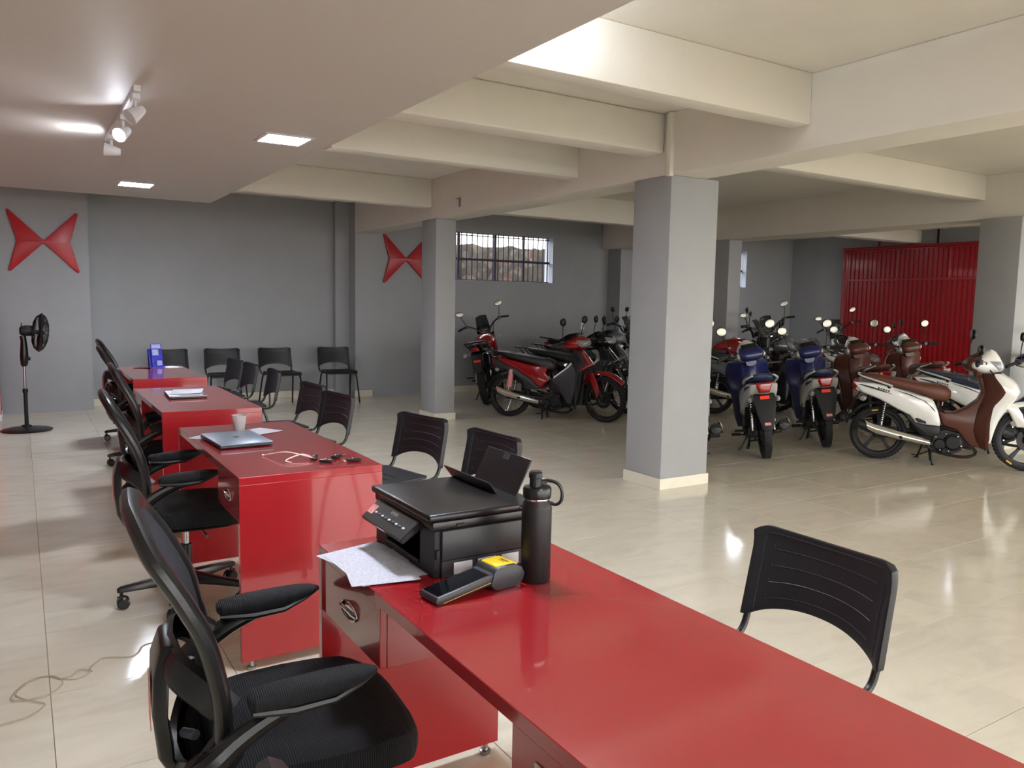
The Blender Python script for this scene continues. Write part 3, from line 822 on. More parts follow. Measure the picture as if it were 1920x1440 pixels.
    sp = part('spine_bracket', lambda b: b.loft([[Vector((x, w, z)) for w, x in ((-h, x0), (h, x0), (h * .8, x0 - .028), (-h * .8, x0 - .028))] and [Vector((x0, -h, z)), Vector((x0, h, z)), Vector((x0 - .03, h * .8, z)), Vector((x0 - .03, -h * .8, z))] for z, x0, h in ((.36, -.20, .06), (.40, -.235, .08), (.46, -.262, .10), (.56, -.272, .11), (.64, -.268, .105), (.70, -.25, .08))]), bp_, t, key='ospine', bev=(.008, 2))
    part('label_sticker', lambda b: b.bb(-.3042, -.3025, -.045, .045, .51, .62), M['sticker'], sp, key='ostk')
    part('tilt_knob', lambda b: b.tube([(-.24, -.06, .50), (-.22, -.10, .51)], .011, 10), M['greyrim'], t, key='oknob')
    # flip arms
    for s in (-1, 1):
        y0 = s * .262
        ar = part('armrest', lambda b: b.tube(crv([(-.225, s * .225, .495), (-.20, y0, .530), (-.15, y0, .568), (-.09, y0, .600), (-.02, y0, .622), (.06, y0, .638)], 6),
              [.036 - .018 * min(1, i / 26) for i in range(31)], 10, flat=.8), bp_, t, key='oarmr%d' % s)
        part('pivot_cap', lambda b: b.ell((-.215, s * .235, .495), (.046, .030, .046), 16, 10), bp_, ar, key='opiv%d' % s)
        def pad(b):
            rings = []
            for xx, w, zb, zt in ((-.135, .018, .632, .650), (-.125, .034, .624, .658), (-.06, .039, .622, .666), (.02, .039, .626, .670), (.07, .034, .636, .671), (.105, .025, .648, .668), (.125, .010, .654, .663)):
                rings.append(rsec(xx, zb, zt, w, 18, 2.6, y0=y0))
            b.loft(rings)
        part('arm_pad', pad, M['ribfab'], ar, key='opad%d' % s)
        part('pad_shell', lambda b: b.loft([rsec(xx, zb, zt, w, 14, 2.6, y0=y0) for xx, w, zb, zt in ((-.13, .03, .616, .634), (-.05, .037, .604, .634), (.03, .036, .612, .636), (.09, .026, .636, .652), (.12, .010, .651, .658))]), bp_, ar, key='opsh%d' % s)
    return t
office_chair(.51, 1.77, R(-5), 'black mesh office chair in the foreground pulled up to the nearest desk', R(20))
office_chair(.63, 3.90, R(-3), 'black mesh office chair behind the laptop desk, its wheeled base in view', R(180))
office_chair(.80, 5.46, R(-4), 'black mesh office chair behind the desk with the paper-topped laptop', R(8))
office_chair(.88, 7.42, R(-3), 'near one of the two black office chairs at the farthest desk', R(50))
office_chair(.97, 8.67, R(2), 'far one of the two black office chairs at the farthest desk', R(170))
office_chair(.505, .565, R(0), 'black office chair of which only the top edge shows at the bottom', R(30))

# ================================================================ pedestal fan
def fan():
    t = thing('standing_fan', 'black pedestal fan standing by the grey back wall', 'fan', (.02, 9.72, 0))
    bp_, mt = M['blackpl'], M['blackmt']
    part('base', lambda b: b.lathe([(.0, .0005), (.235, .0005), (.243, .010), (.22, .022), (.12, .034), (.05, .042), (.04, .06), (.026, .065), (0, .065)], n=40), bp_, t)
    part('lower_pole', lambda b: b.lathe([(.019, .06), (.019, .40), (.025, .402), (.026, .44), (.02, .445), (0, .445)], n=18), mt, t)
    part('upper_pole', lambda b: b.lathe([(.0125, .44), (.0125, .70)], n=16), M['steel'], t)
    part('control_box', lambda b: b.loft([rsec(0, 0, 0.001, .001)] and [[Vector((x0 + rx * math.cos(a), ry * math.sin(a), z)) for a in [2 * math.pi * k / 18 for k in range(18)]] for z, x0, rx, ry in ((.68, 0, .02, .02), (.70, .002, .034, .034), (.78, .004, .04, .042), (.88, .006, .034, .036), (.95, .005, .028, .03), (1.0, -.002, .03, .03))]), bp_, t)
    part('knob', lambda b: b.lathe([(0, .035), (.018, .035), (.018, .06), (0, .06)], (0, 0, .76), 'x', 14), mt, t)
    part('motor', lambda b: b.lathe([(0, -.06), (.03, -.06), (.048, -.045), (.056, -.01), (.056, .05), (.05, .075), (0, .075)], (.03, 0, 1.055), 'x', 22), mt, t)
    part('pull_pin', lambda b: b.tube([(-.01, 0, 1.10), (-.01, 0, 1.135)], .005, 8), mt, t)
    cx, cz, RR = .16, 1.035, .205
    Mr = Matrix.Translation((cx, 0, cz)) @ Matrix.Rotation(R(6), 4, 'Y')
    def cage(b):
        b.m = Mr
        b.lathe([(RR, -.008), (RR + .006, 0), (RR, .008), (RR - .006, 0)], axis='x', n=48, closed=True)
        for k in range(84):
            a = 2 * math.pi * k / 84; c, s = math.cos(a), math.sin(a)
            b.tube([(.075, .035 * c, .035 * s), (.07, .09 * c, .09 * s), (.045, .16 * c, .16 * s), (0, RR * c, RR * s)], .0022, 4)
            b.tube([(-.075, .05 * c, .05 * s), (-.075, .10 * c, .10 * s), (-.05, .165 * c, .165 * s), (0, RR * c, RR * s)], .0022, 4)
        for r_, x_ in ((.09, .07), (.16, .045), (.10, -.075), (.165, -.05)):
            b.lathe([(r_ - .002, x_ - .002), (r_ + .002, x_ - .002), (r_ + .002, x_ + .002), (r_ - .002, x_ + .002)], axis='x', n=40, closed=True)
    part('cage', cage, bp_, t)
    def hub(b):
        b.m = Mr
        b.lathe([(0, .08), (.036, .079), (.038, .07), (0, .068)], axis='x', n=24); b.lathe([(.05, -.08), (.05, -.06), (0, -.06)], axis='x', n=24); b.lathe([(0, -.06), (.02, -.06), (.024, .03), (0, .04)], axis='x', n=18)
    part('hub', hub, bp_, t)
    for k in range(5):
        def blade(b):
            b.m = Mr @ Matrix.Rotation(2 * math.pi * k / 5, 4, 'X')
            b.grid(lambda u, v: ((v - .5) * .06 * (.6 + .4 * u) , (v - .5) * .13 * (.5 + u * .7), .02 + .165 * u), 6, 6, (.003, 0, 0))
        part('blade', blade, bp_, t)
    return t
fan()
# ================================================================ things on the nearest desk
def printer():
    t = thing('printer', 'black ink tank printer standing on the nearest red desk', 'printer', (.83, 1.665, DZ))
    bp_, dg = M['blackpl'], M['darkgrey']
    D, W, Hh = .29, .37, .16                      # depth along +x, width along +y
    def body(b):
        # front wall pieces around the output slot, then the solid rear
        b.bb(.10, D, 0.006, W, .001, .118); b.bb(0, .10, 0.006, .085, .001, .118); b.bb(0, .10, .30, W, .001, .118)
        b.bb(0, .10, .085, .30, .001, .018); b.bb(0, .10, .085, .30, .105, .118)
    part('body', body, M['blackmt'], t, bev=(.002, 1))
    part('output_tray', lambda b: b.bb(-.003, .09, .09, .295, .018, .026), bp_, t, bev=(.001, 1))
    part('upper_housing', lambda b: b.bb(-.004, D + .01, 0.004, W, .118, .140), bp_, t, bev=(.004, 2))
    part('scanner_lid', lambda b: b.bb(-.016, D - .045, .0, W, .1405, Hh), bp_, t, bev=(.007, 3))
    part('rear_feeder', lambda b: b.bb(D - .044, D + .03, .01, W - .01, .1402, .152), bp_, t, bev=(.003, 1))
    part('paper_guard', lambda b: b.loft([[Vector((D - .050, y, .158)), Vector((D - .044, y, .1585)), Vector((D - .058, y + e, .188)), Vector((D - .063, y + e, .187))] for y, e in ((.115, .02), (.375, .03))]), bp_, t, bev=(.0012, 1))
    part('paper_support', lambda b: b.loft([[Vector((D + .0, y, .15)), Vector((D + .005, y, .15)), Vector((D + .055, y, .246)), Vector((D + .050, y, .248))] for y in (.10, .335)]), bp_, t, bev=(.0012, 1))
    part('support_notch', lambda b: b.loft([[Vector((D + .0395 + k, y, .230)), Vector((D + .0405 + k, y, .230)), Vector((D + .0475 + k, y, .2446)), Vector((D + .0465 + k, y, .2446))] for k, y in ((-.0005, .20), (-.0005, .235))]), M['darkgrey'], t)
    # tilting control panel
    pz0, pz1, px0, px1 = .085, .128, -.058, -.006
    up = Vector((px1 - px0, 0, pz1 - pz0)).normalized(); nrm = Vector((-up.z, 0, up.x))
    cp = part('control_panel', lambda b: b.loft([[Vector((px0, y, pz0)), Vector((px1, y, pz1)), Vector((px1, y, pz1)) - nrm * .022, Vector((px0, y, pz0)) - nrm * .014] for y in (.075, .335)]), bp_, t, bev=(.002, 1))
    def onp(v, y, off=.0006): return Vector((px0, y, pz0)) + up * (v * (Vector((px1 - px0, 0, pz1 - pz0)).length)) + nrm * off
    part('silver_line', lambda b: b.tube([onp(.90, .085, .0003), onp(.90, .325, .0003)], .0009, 5), M['steel'], cp)
    for k in range(9):
        y = .285 - k * .022
        part('button', lambda b: b.ell(onp(.46, y, .0004), (.0045, .006, .0028), 10, 6), M['greyrim'] if k % 2 else M['whitedot'], cp)
    part('sticker', lambda b: b.loft([[onp(.30, y, .0003), onp(.72, y, .0003), onp(.72, y, .0007), onp(.30, y, .0007)] for y in (.298, .332)]), M['sticker'], cp)
    Mt = Matrix.Identity(4)
    for i, c in enumerate((Vector((0, -1, 0)), up, nrm)):
        for j in range(3): Mt[j][i] = c[j]
    Mt.translation = onp(.76, .20, .0003)
    text_part('brand_lettering', 'EPSON', .0125, M['whitedot'], cp, Mt)
    # ink tank side facing the camera
    sd = part('tank_cover', lambda b: b.bb(.018, D - .012, -.004, .006, .044, .118), dg, t, bev=(.003, 2))
    part('latch', lambda b: b.bb(.004, .012, -.003, .006, .05, .072), M['darkdot'], t)
    sk = part('tank_strip', lambda b: b.bb(.018, D - .012, -.003, .006, .002, .043), dg, t, bev=(.001, 1))
    for x in (.05, .118, .186):
        part('tank_window', lambda b: b.bb(x, x + .052, -.0045, -.003, .006, .036), M['whiteal'], sk, bev=(.0014, 2))
    part('vent_mark', lambda b: b.bb(.06, .082, -.0008, .004, .126, .131), M['darkdot'], t)
printer()

def bottle():
    t = thing('water_bottle', 'tall matt black steel bottle standing beside the printer', 'bottle', (1.045, 1.548, DZ))
    part('body', lambda b: b.lathe([(0, .0005), (.033, .0005), (.0365, .006), (.0365, .180), (.0345, .192), (.030, .199), (.0295, .203), (0, .203)], n=40), M['blackmt'], t)
    part('neck_ring', lambda b: b.lathe([(.0300, .200), (.0312, .202), (.0312, .206), (.0300, .208), (0, .208)], n=36), M['chrome'], t)
    cap = part('cap', lambda b: b.lathe([(.0, .206), (.0335, .206), (.0345, .209), (.0345, .228), (.032, .233), (.017, .236), (0, .236)], n=40), M['blackpl'], t)
    part('spout', lambda b: b.lathe([(.0145, .234), (.0145, .255), (.0165, .257), (.0165, .268), (.013, .272), (0, .272)], (-.008, -.004, 0), n=28), M['blackpl'], cap)
    part('carry_loop', lambda b: b.tube(crv([(.0, .012, .243), (.022, -.006, .247), (.043, -.022, .240), (.052, -.030, .222), (.050, -.030, .198), (.040, -.022, .188), (.030, -.014, .192)], 6), .0042, 8), M['blackpl'], cap)
    part('loop_lug', lambda b: b.box((.012, .002, .243), (.03, .016, .007), (0, 0, -.5)), M['blackpl'], cap)
bottle()

def card_terminal():
    a = math.atan2(.027, .237)
    t = thing('card_terminal', 'grey card payment terminal with yellow printer flap', 'card reader', (.752, 1.545, DZ), (0, 0, a))
    prof = [(0, .008), (.004, .019), (.17, .044), (.17, .022), (.16, .018), (.02, .0015), (.006, .0008)]
    b_ = part('body', lambda b: b.prism(prof, -.036, .036, 'y'), M['darkgrey'], t, bev=(.003, 2))
    hp = [(.150, .016), (.163, .003), (.18, .0006), (.225, .0006), (.243, .010), (.252, .028), (.242, .046), (.222, .056), (.172, .056), (.160, .047)]
    hd = part('printer_head', lambda b: b.prism(hp, -.040, .040, 'y'), M['darkgrey'], t, bev=(.004, 2))
    part('paper_flap', lambda b: b.prism([(.168, .0505), (.172, .058), (.222, .0585), (.236, .0525), (.232, .048)], -.030, .030, 'y'), M['yellow'], hd, bev=(.002, 2))
    s = .025 / .166
    def onb(x, y, o=.0004): return Vector((x, y, .0183 + s * x + o))
    part('screen', lambda b: b.loft([[onb(.008, y), onb(.148, y), onb(.148, y, .001), onb(.008, y, .001)] for y in (-.031, .031)]), M['screen'], b_)
    part('screen_bezel', lambda b: b.loft([[onb(.148, y), onb(.162, y), onb(.162, y, .0012), onb(.148, y, .0012)] for y in (-.033, .033)]), M['blackmt'], b_)
    part('edge_strip', lambda b: b.tube([(.02, -.0362, .0035), (.15, -.0362, .0235), (.165, -.0362, .018)], .0006, 5), M['gold'], b_)
    part('flap_print', lambda b: (b.box((.212, -.008, .0587), (.004, .03, .0004)), b.box((.205, -.006, .0587), (.002, .022, .0004))), M['darkdot'], hd)
card_terminal()

def sheet(name, x, y, rz, w, l, z, label, group, m=None, curl=0.0):
    def f(b): b.grid(lambda u, v: ((u - .5) * w, (v - .5) * l, curl * max(0, abs(v - .5) - .3) ** 2 * 8 + curl * .5 * u * u), 6, 8, (0, 0, .0005))
    o = part(name, f, m or M['paper'], None); o.location = (x, y, z); o.rotation_euler = (0, 0, rz)
    return tag(o, label, 'paper', group)
GP = 'printed sheets on the nearest desk'
sheet('paper_sheet', .762, 1.868, R(14), .19, .27, DZ + .0006, 'lowest printed sheet of the pile in front of the printer', GP)
sheet('paper_sheet', .748, 1.838, R(1), .18, .27, DZ + .0018, 'middle printed sheet of the pile in front of the printer', GP)
sheet('paper_sheet', .744, 1.812, R(-13), .165, .255, DZ + .0030, 'top printed sheet of the pile in front of the printer', GP, curl=.004)

# ================================================================ things on the other desks
def laptop(x, y, rz, z, label, lidmat, w=.235, l=.36):
    t = thing('laptop', label, 'laptop', (x, y, z), (0, 0, rz), 'closed laptops on the desks')
    part('base', lambda b: b.bb(-w / 2, w / 2, -l / 2, l / 2, .002, .012), M['lapside'], t, bev=(.003, 2))
    ld = part('lid', lambda b: b.bb(-w / 2 - .001, w / 2 + .001, -l / 2 - .001, l / 2 + .001, .0125, .020), lidmat, t, bev=(.0025, 2))
    part('hinge', lambda b: b.tube([(w / 2 - .003, -l * .33, .0125), (w / 2 - .003, l * .33, .0125)], .004, 8), M['blackmt'], t)
    for yy in (-.10, -.06, -.03): part('port', lambda b: b.bb(yy + .10 - .03, yy + .10 - .008, -l / 2 - .0008, -l / 2 + .002, .0045, .0085), M['darkdot'], t)
    for sx in (-1, 1):
        for sy in (-1, 1): part('foot', lambda b: b.lathe([(0, .0002), (.007, .0002), (.006, .0025), (0, .0025)], (sx * (w / 2 - .03), sy * (l / 2 - .03), 0), n=10), M['rubber'], t)
    return t, ld
l3, ld3 = laptop(.842, 3.79, R(3), DZ + .0022, 'grey closed laptop on the desk with the plastic cup', M['greylap'])
def ring(b): b.lathe([(.0155, .0201), (.0175, .0201), (.0175, .0206), (.0155, .0206)], (0, 0, 0), n=28, closed=True)
lg = part('logo_ring', ring, M['lapside'], ld3)
text_part('logo_lettering', 'hp', .024, M['lapside'], ld3, Matrix.Translation((0, 0, .0202)) @ Matrix.Rotation(R(90), 4, 'Z'))
laptop(.945, 5.74, R(-3), DZ, 'closed laptop lying under papers on the middle desk', M['alu'])
G3 = 'papers lying around the grey laptop'; G2 = 'papers on the closed laptop'
sheet('paper_sheet', .80, 3.93, R(40), .15, .26, DZ + .0006, 'printed sheet sticking out at the left of the grey laptop', G3)
sheet('paper_sheet', .985, 4.02, R(-62), .17, .22, DZ + .0013, 'crumpled printed sheet behind the plastic cup', G3, curl=.002)
sheet('paper_sheet', .935, 5.74, R(-3), .21, .30, DZ + .0210, 'lower white sheet on the closed laptop', G2, M['paper2'])
sheet('paper_sheet', .96, 5.77, R(-14), .20, .29, DZ + .0222, 'upper curled white sheet on the closed laptop', G2, M['paper'], .010)
cupo = part('plastic_cup', lambda b: b.lathe([(0, .0005), (.024, .0005), (.025, .002), (.0355, .080), (.0375, .081), (.0375, .083), (.0350, .083), (.0243, .003), (0, .0025)], n=32), M['cup'])
cupo.location = (.922, 4.07, DZ + .003); tag(cupo, 'frosted plastic cup standing behind the grey laptop', 'cup')

def fob(x, y, rz, label, l=.062, w=.032, ringed=False, blade=False):
    t = thing('key_fob', label, 'key', (x, y, DZ), (0, 0, rz), 'motorbike keys on the laptop desk')
    part('shell', lambda b: b.loft([rsec(xx, .0015 + e, .016 - e, ww, 16, 2.4) for xx, ww, e in ((-l / 2, w * .2, .005), (-l * .42, w * .42, .001), (0, w / 2, 0), (l * .42, w * .40, .001), (l / 2, w * .2, .005))]), M['blackpl'], t)
    part('button', lambda b: b.ell((0, 0, .016), (.010, .007, .0015), 12, 6), M['chrome'], t)
    if ringed: part('split_ring', lambda b: b.tube([(l / 2 + .012 + .013 * math.cos(a), .013 * math.sin(a), .008 + .005 * math.cos(a)) for a in [2 * math.pi * k / 20 for k in range(20)]], .0012, 6, closed=True), M['chrome'], t)
    if blade: part('key_blade', lambda b: b.bb(l / 2 - .002, l / 2 + .035, -.004, .004, .007, .0092), M['steel'], t, bev=(.001, 1))
    return t
k1 = fob(1.035, 3.225, R(60), 'black key fob tied with a white strap')
part('strap', lambda b: b.tube(crv([(-.03, .0, .012), (-.02, .05, .022), (.0, .12, .03), (.04, .20, .012), (.055, .225, .004)], 6), .0024, 6), M['tie'], k1)
part('strap', lambda b: b.tube(crv([(-.01, .012, .013), (.005, .05, .02), (-.04, .09, .012), (-.075, .10, .006), (-.085, .075, .003)], 6), .0024, 6), M['tie'], k1)
part('strap_head', lambda b: b.box((.057, .23, .005), (.008, .009, .006)), M['tie'], k1, bev=(.001, 1))
fob(1.055, 3.13, R(-35), 'silver edged key fob in front of the strapped one', .058, .028)
fob(1.165, 3.10, R(160), 'black key fob on a split ring at the desk edge', .06, .03, True)
fob(1.125, 3.20, R(35), 'black key with steel blade behind the split ring', .055, .034, False, True)

def leaflets():
    t = thing('leaflet_holder', 'blue leaflet holder standing on the farthest desk', 'leaflet holder', (1.10, 8.21, DZ), (0, 0, R(8)))
    part('base', lambda b: b.bb(-.065, .065, -.05, .06, .0005, .008), M['blueprint'], t, bev=(.001, 1))
    part('back_panel', lambda b: b.loft([[Vector((-.065, y, z)), Vector((.065, y, z)), Vector((.065, y + .006, z)), Vector((-.065, y + .006, z))] for y, z in ((.0, .008), (.035, .13), (.055, .175))]), M['blueprint'], t, bev=(.001, 1))
    part('side_wing', lambda b: b.prism([(-.03, .008), (.04, .008), (.058, .17), (.03, .165)], -.067, -.065, 'x'), M['blueprint'], t)
    lf = part('leaflet', lambda b: b.loft([[Vector((-.045, y, z)), Vector((.050, y, z)), Vector((.050, y + .004, z)), Vector((-.045, y + .004, z))] for y, z in ((-.03, .0085), (.03, .225))]), M['blueprint'], t, bev=(.0008, 1))
    part('leaflet_heading', lambda b: b.loft([[Vector((-.038, y, z)), Vector((.044, y, z)), Vector((.044, y + .001, z)), Vector((-.038, y + .001, z))] for y, z in ((.0166, .18), (.0274, .219))]), M['bluelight'], lf)
    part('leaflet_picture', lambda b: b.loft([[Vector((-.036, y, z)), Vector((.020, y, z)), Vector((.020, y + .001, z)), Vector((-.036, y + .001, z))] for y, z in ((-.002, .115), (.0140, .170))]), M['bluelight'], lf)
    part('leaflet_corner', lambda b: b.loft([[Vector((.0, y, z)), Vector((.044, y, z)), Vector((.044, y + .001, z)), Vector((.0, y + .001, z))] for y, z in ((-.0286, .02), (-.0160, .065))]), M['bluelight'], lf)
leaflets()
G1 = 'loose papers around the leaflet holder'
sheet('paper_sheet', 1.22, 8.20, R(20), .15, .21, DZ + .0006, 'white sheet lying right of the blue leaflet holder', G1, M['paper2'])
sheet('paper_sheet', 1.00, 8.22, R(-25), .15, .21, DZ + .0006, 'curled dark leaflet lying left of the blue leaflet holder', G1, M['brown'], .01)

# ================================================================ cables on the floor
CP = [(0.634, 3.358), (0.542, 3.383), (0.455, 3.435), (0.381, 3.438), (0.349, 3.369), (0.311, 3.348), (0.233, 3.384), (0.203, 3.361), (0.174, 3.313), (0.177, 3.28), (0.134, 3.244), (0.082, 3.267), (0.031, 3.323), (-0.037, 3.291), (-0.079, 3.191), (-0.047, 3.153), (0.027, 3.15), (0.083, 3.223), (0.057, 3.304), (-0.011, 3.313), (-0.062, 3.229), (-0.047, 3.173), (0.001, 3.112), (0.023, 3.08), (-0.015, 3.026), (-0.057, 3.008), (-0.108, 3.001), (-0.197, 3.001), (-.5, 3.02)]
cbl = part('floor_cable', lambda b: (b.tube([(p.x, p.y, .0025 + .0035 * (1 if i > 90 else 0)) for i, p in enumerate(crv([(x, y, 0) for x, y in CP], 7))], .0021, 6),
      b.tube([(p.x + .006, p.y + .004, .0025) for p in crv([(x, y, 0) for x, y in CP[:10]], 7)], .0018, 6),
      b.tube([(p.x, p.y, .0066) for p in crv([(.177, 3.28, 0), (.16, 3.306, 0), (.138, 3.31, 0), (.109, 3.267, 0), (.08, 3.266, 0)], 6)], .0021, 6)), M['cable'])
tag(cbl, 'thin beige cable coiled on the floor at the left', 'cable')
CT = [(.634, 3.358), (.70, 3.39), (.76, 3.47), (.77, 3.42), (.71, 3.40), (.66, 3.37), (.636, 3.54), (.668, 3.69), (.655, 3.59), (.64, 3.38), (.72, 3.34), (.80, 3.36)]
cb2 = part('floor_cable', lambda b: b.tube([(p.x + .02, p.y + .01, .0025 + .006 * (i % 9) / 9 + .012 * max(0, math.sin(i * .35))) for i, p in enumerate(crv([(x, y, 0) for x, y in CT], 7))], .0021, 6), M['cable'])
tag(cb2, 'tangle of thin cables on the floor under the laptop desk', 'cable')
# ================================================================ motorbikes (local x forward from the rear wheel, y left)
def steer_matrix(px, pz, dx, dz, ang):
    a = Vector((dx, 0, dz)).normalized(); T = Matrix.Translation((px, 0, pz))
    return T @ Matrix.Rotation(ang, 4, a) @ T.inverted()
def wheel(parent, name, cx, Rr, tw, style, key, S=None, knobs=False):
    def tyre(b):
        q = tw / 2; h = .052
        b.lathe([(Rr - h, -q * .72), (Rr - h * .55, -q), (Rr - h * .16, -q * .78), (Rr, -q * .25), (Rr, q * .25), (Rr - h * .16, q * .78), (Rr - h * .55, q), (Rr - h, q * .72)], (cx, 0, Rr), 'y', 44, closed=True)
        if knobs:
            for k in range(38):
                a = 2 * math.pi * k / 38
                for yy in (-.62, 0, .62):
                    aa = a + (0 if yy else math.pi / 38)
                    rr = Rr - .004 - (.012 if yy else 0)
                    b.box((cx + rr * math.cos(aa), yy * q, Rr + rr * math.sin(aa)), (.016, q * .5, .026), Matrix.Rotation(-aa, 3, 'Y'))
        else:
            for k in range(48):
                a = 2 * math.pi * k / 48
                for yy in (-.5, .5):
                    aa = a + (0 if yy > 0 else math.pi / 48); rr = Rr - .0025
                    b.box((cx + rr * math.cos(aa), yy * q, Rr + rr * math.sin(aa)), (.006, q * .55, .020), Matrix.Rotation(-aa, 3, 'Y'))
    w = part(name, tyre, M['rubber'], parent, key=key + 't')
    h = .052; ri = Rr - h
    rim = M['alu'] if style == 'wire_alu' else M['black_gl']
    if style == 'cast':
        def castw(b):
            q = tw / 2 * .74
            b.lathe([(ri + .004, -q), (ri - .012, -q), (ri - .020, -q * .5), (ri - .020, q * .5), (ri - .012, q), (ri + .004, q)], (cx, 0, Rr), 'y', 40, closed=True)
            b.lathe([(0, -.045), (.035, -.045), (.045, -.03), (.045, .03), (.035, .045), (0, .045)], (cx, 0, Rr), 'y', 20)
            for k in range(5):
                a = 2 * math.pi * k / 5 + .3
                b.loft([[Vector((cx + r_ * math.cos(a) - e * wv * math.sin(a), d, Rr + r_ * math.sin(a) + e * wv * math.cos(a))) for e, d in ((-1, -.012), (1, -.012), (1, .012), (-1, .012))] for r_, wv in ((.035, .020), (ri * .55, .011), (ri - .014, .020))])
        part('cast_rim', castw, M['blackmt'], w, key=key + 'c')
    else:
        part('rim', lambda b: b.lathe([(ri + .004, -tw * .36), (ri - .014, -tw * .33), (ri - .020, 0), (ri - .014, tw * .33), (ri + .004, tw * .36), (ri - .006, 0)], (cx, 0, Rr), 'y', 44, closed=True), rim, w, key=key + 'r')
        part('hub', lambda b: b.lathe([(0, -.05), (.05, -.05), (.052, -.03), (.03, -.02), (.03, .02), (.052, .03), (.05, .05), (0, .05)], (cx, 0, Rr), 'y', 22), M['engine'], w, key=key + 'h')
        for k in range(18):
            s = 1 if k % 2 else -1
            sp = part('spoke', lambda b: b.tube([(.045, s * .035, .015), (ri - .016, s * .004, 0)], .0022, 5), M['chrome'], w, key=key + 's%d' % s)
            sp.matrix_basis = Matrix.Translation((cx, 0, Rr)) @ Matrix.Rotation(2 * math.pi * k / 18, 4, 'Y')
    if S is not None:
        w.matrix_basis = S
        part('brake_disc', lambda b: b.lathe([(.06, -.006), (.105, -.006), (.105, -.002), (.06, -.002)], (cx, -.045, Rr), 'y', 30, closed=True), M['engine'], w, key=key + 'd')
    return w
def spring_shock(parent, a, b_, r, key, sleeve=None):
    A, B = Vector(a), Vector(b_)
    s = part('shock', lambda b: (b.tube([A, A.lerp(B, .62)], .010, 8), b.tube([A.lerp(B, .5), B], .0145, 10)), M['steel'], parent, key=key)
    d = (B - A); q = d.to_track_quat('Z', 'Y').to_matrix(); L = d.length
    def coil(b):
        n = 60; pts = [A + q @ Vector((r * math.cos(i * .95), r * math.sin(i * .95), L * (.06 + .6 * i / n))) for i in range(n + 1)]
        b.tube(pts, .0042, 6)
    part('spring', coil, M['engine'] if not sleeve else sleeve, s, key=key + 'sp')
    return s
def mirror(parent, base, top, S, rnd=True, key='', tint=None):
    B, T = Vector(base), Vector(top)
    m = part('mirror', lambda b: (b.tube(crv([B, B.lerp(T, .5) + Vector((-.01, 0, 0)), T], 5), .005, 8), b.ell(T + Vector((.008, 0, .035)), (.022, .054, .049) if rnd else (.016, .062, .040), 18, 10, (R(12) * (1 if T.y > 0 else -1), 0, 0))), M['blackmt'], parent, key=key)
    part('mirror_glass', lambda b: b.ell(T + Vector((-.0135, 0, .035)), (.0022, .049, .044) if rnd else (.0022, .056, .036), 18, 8, (R(12) * (1 if T.y > 0 else -1), 0, 0)), tint or M['glassp'], m, key=key + 'g')
    m.matrix_basis = S
    return m
def film_over(fn, amp=.010):
    def f(b):
        fn(b)
        b.v = [tuple(Vector(p) + Vector((0, (.010 if p[1] > 0 else -.010), .012)) + noise.noise_vector(Vector(p) * 14) * amp) for p in b.v]
    return f

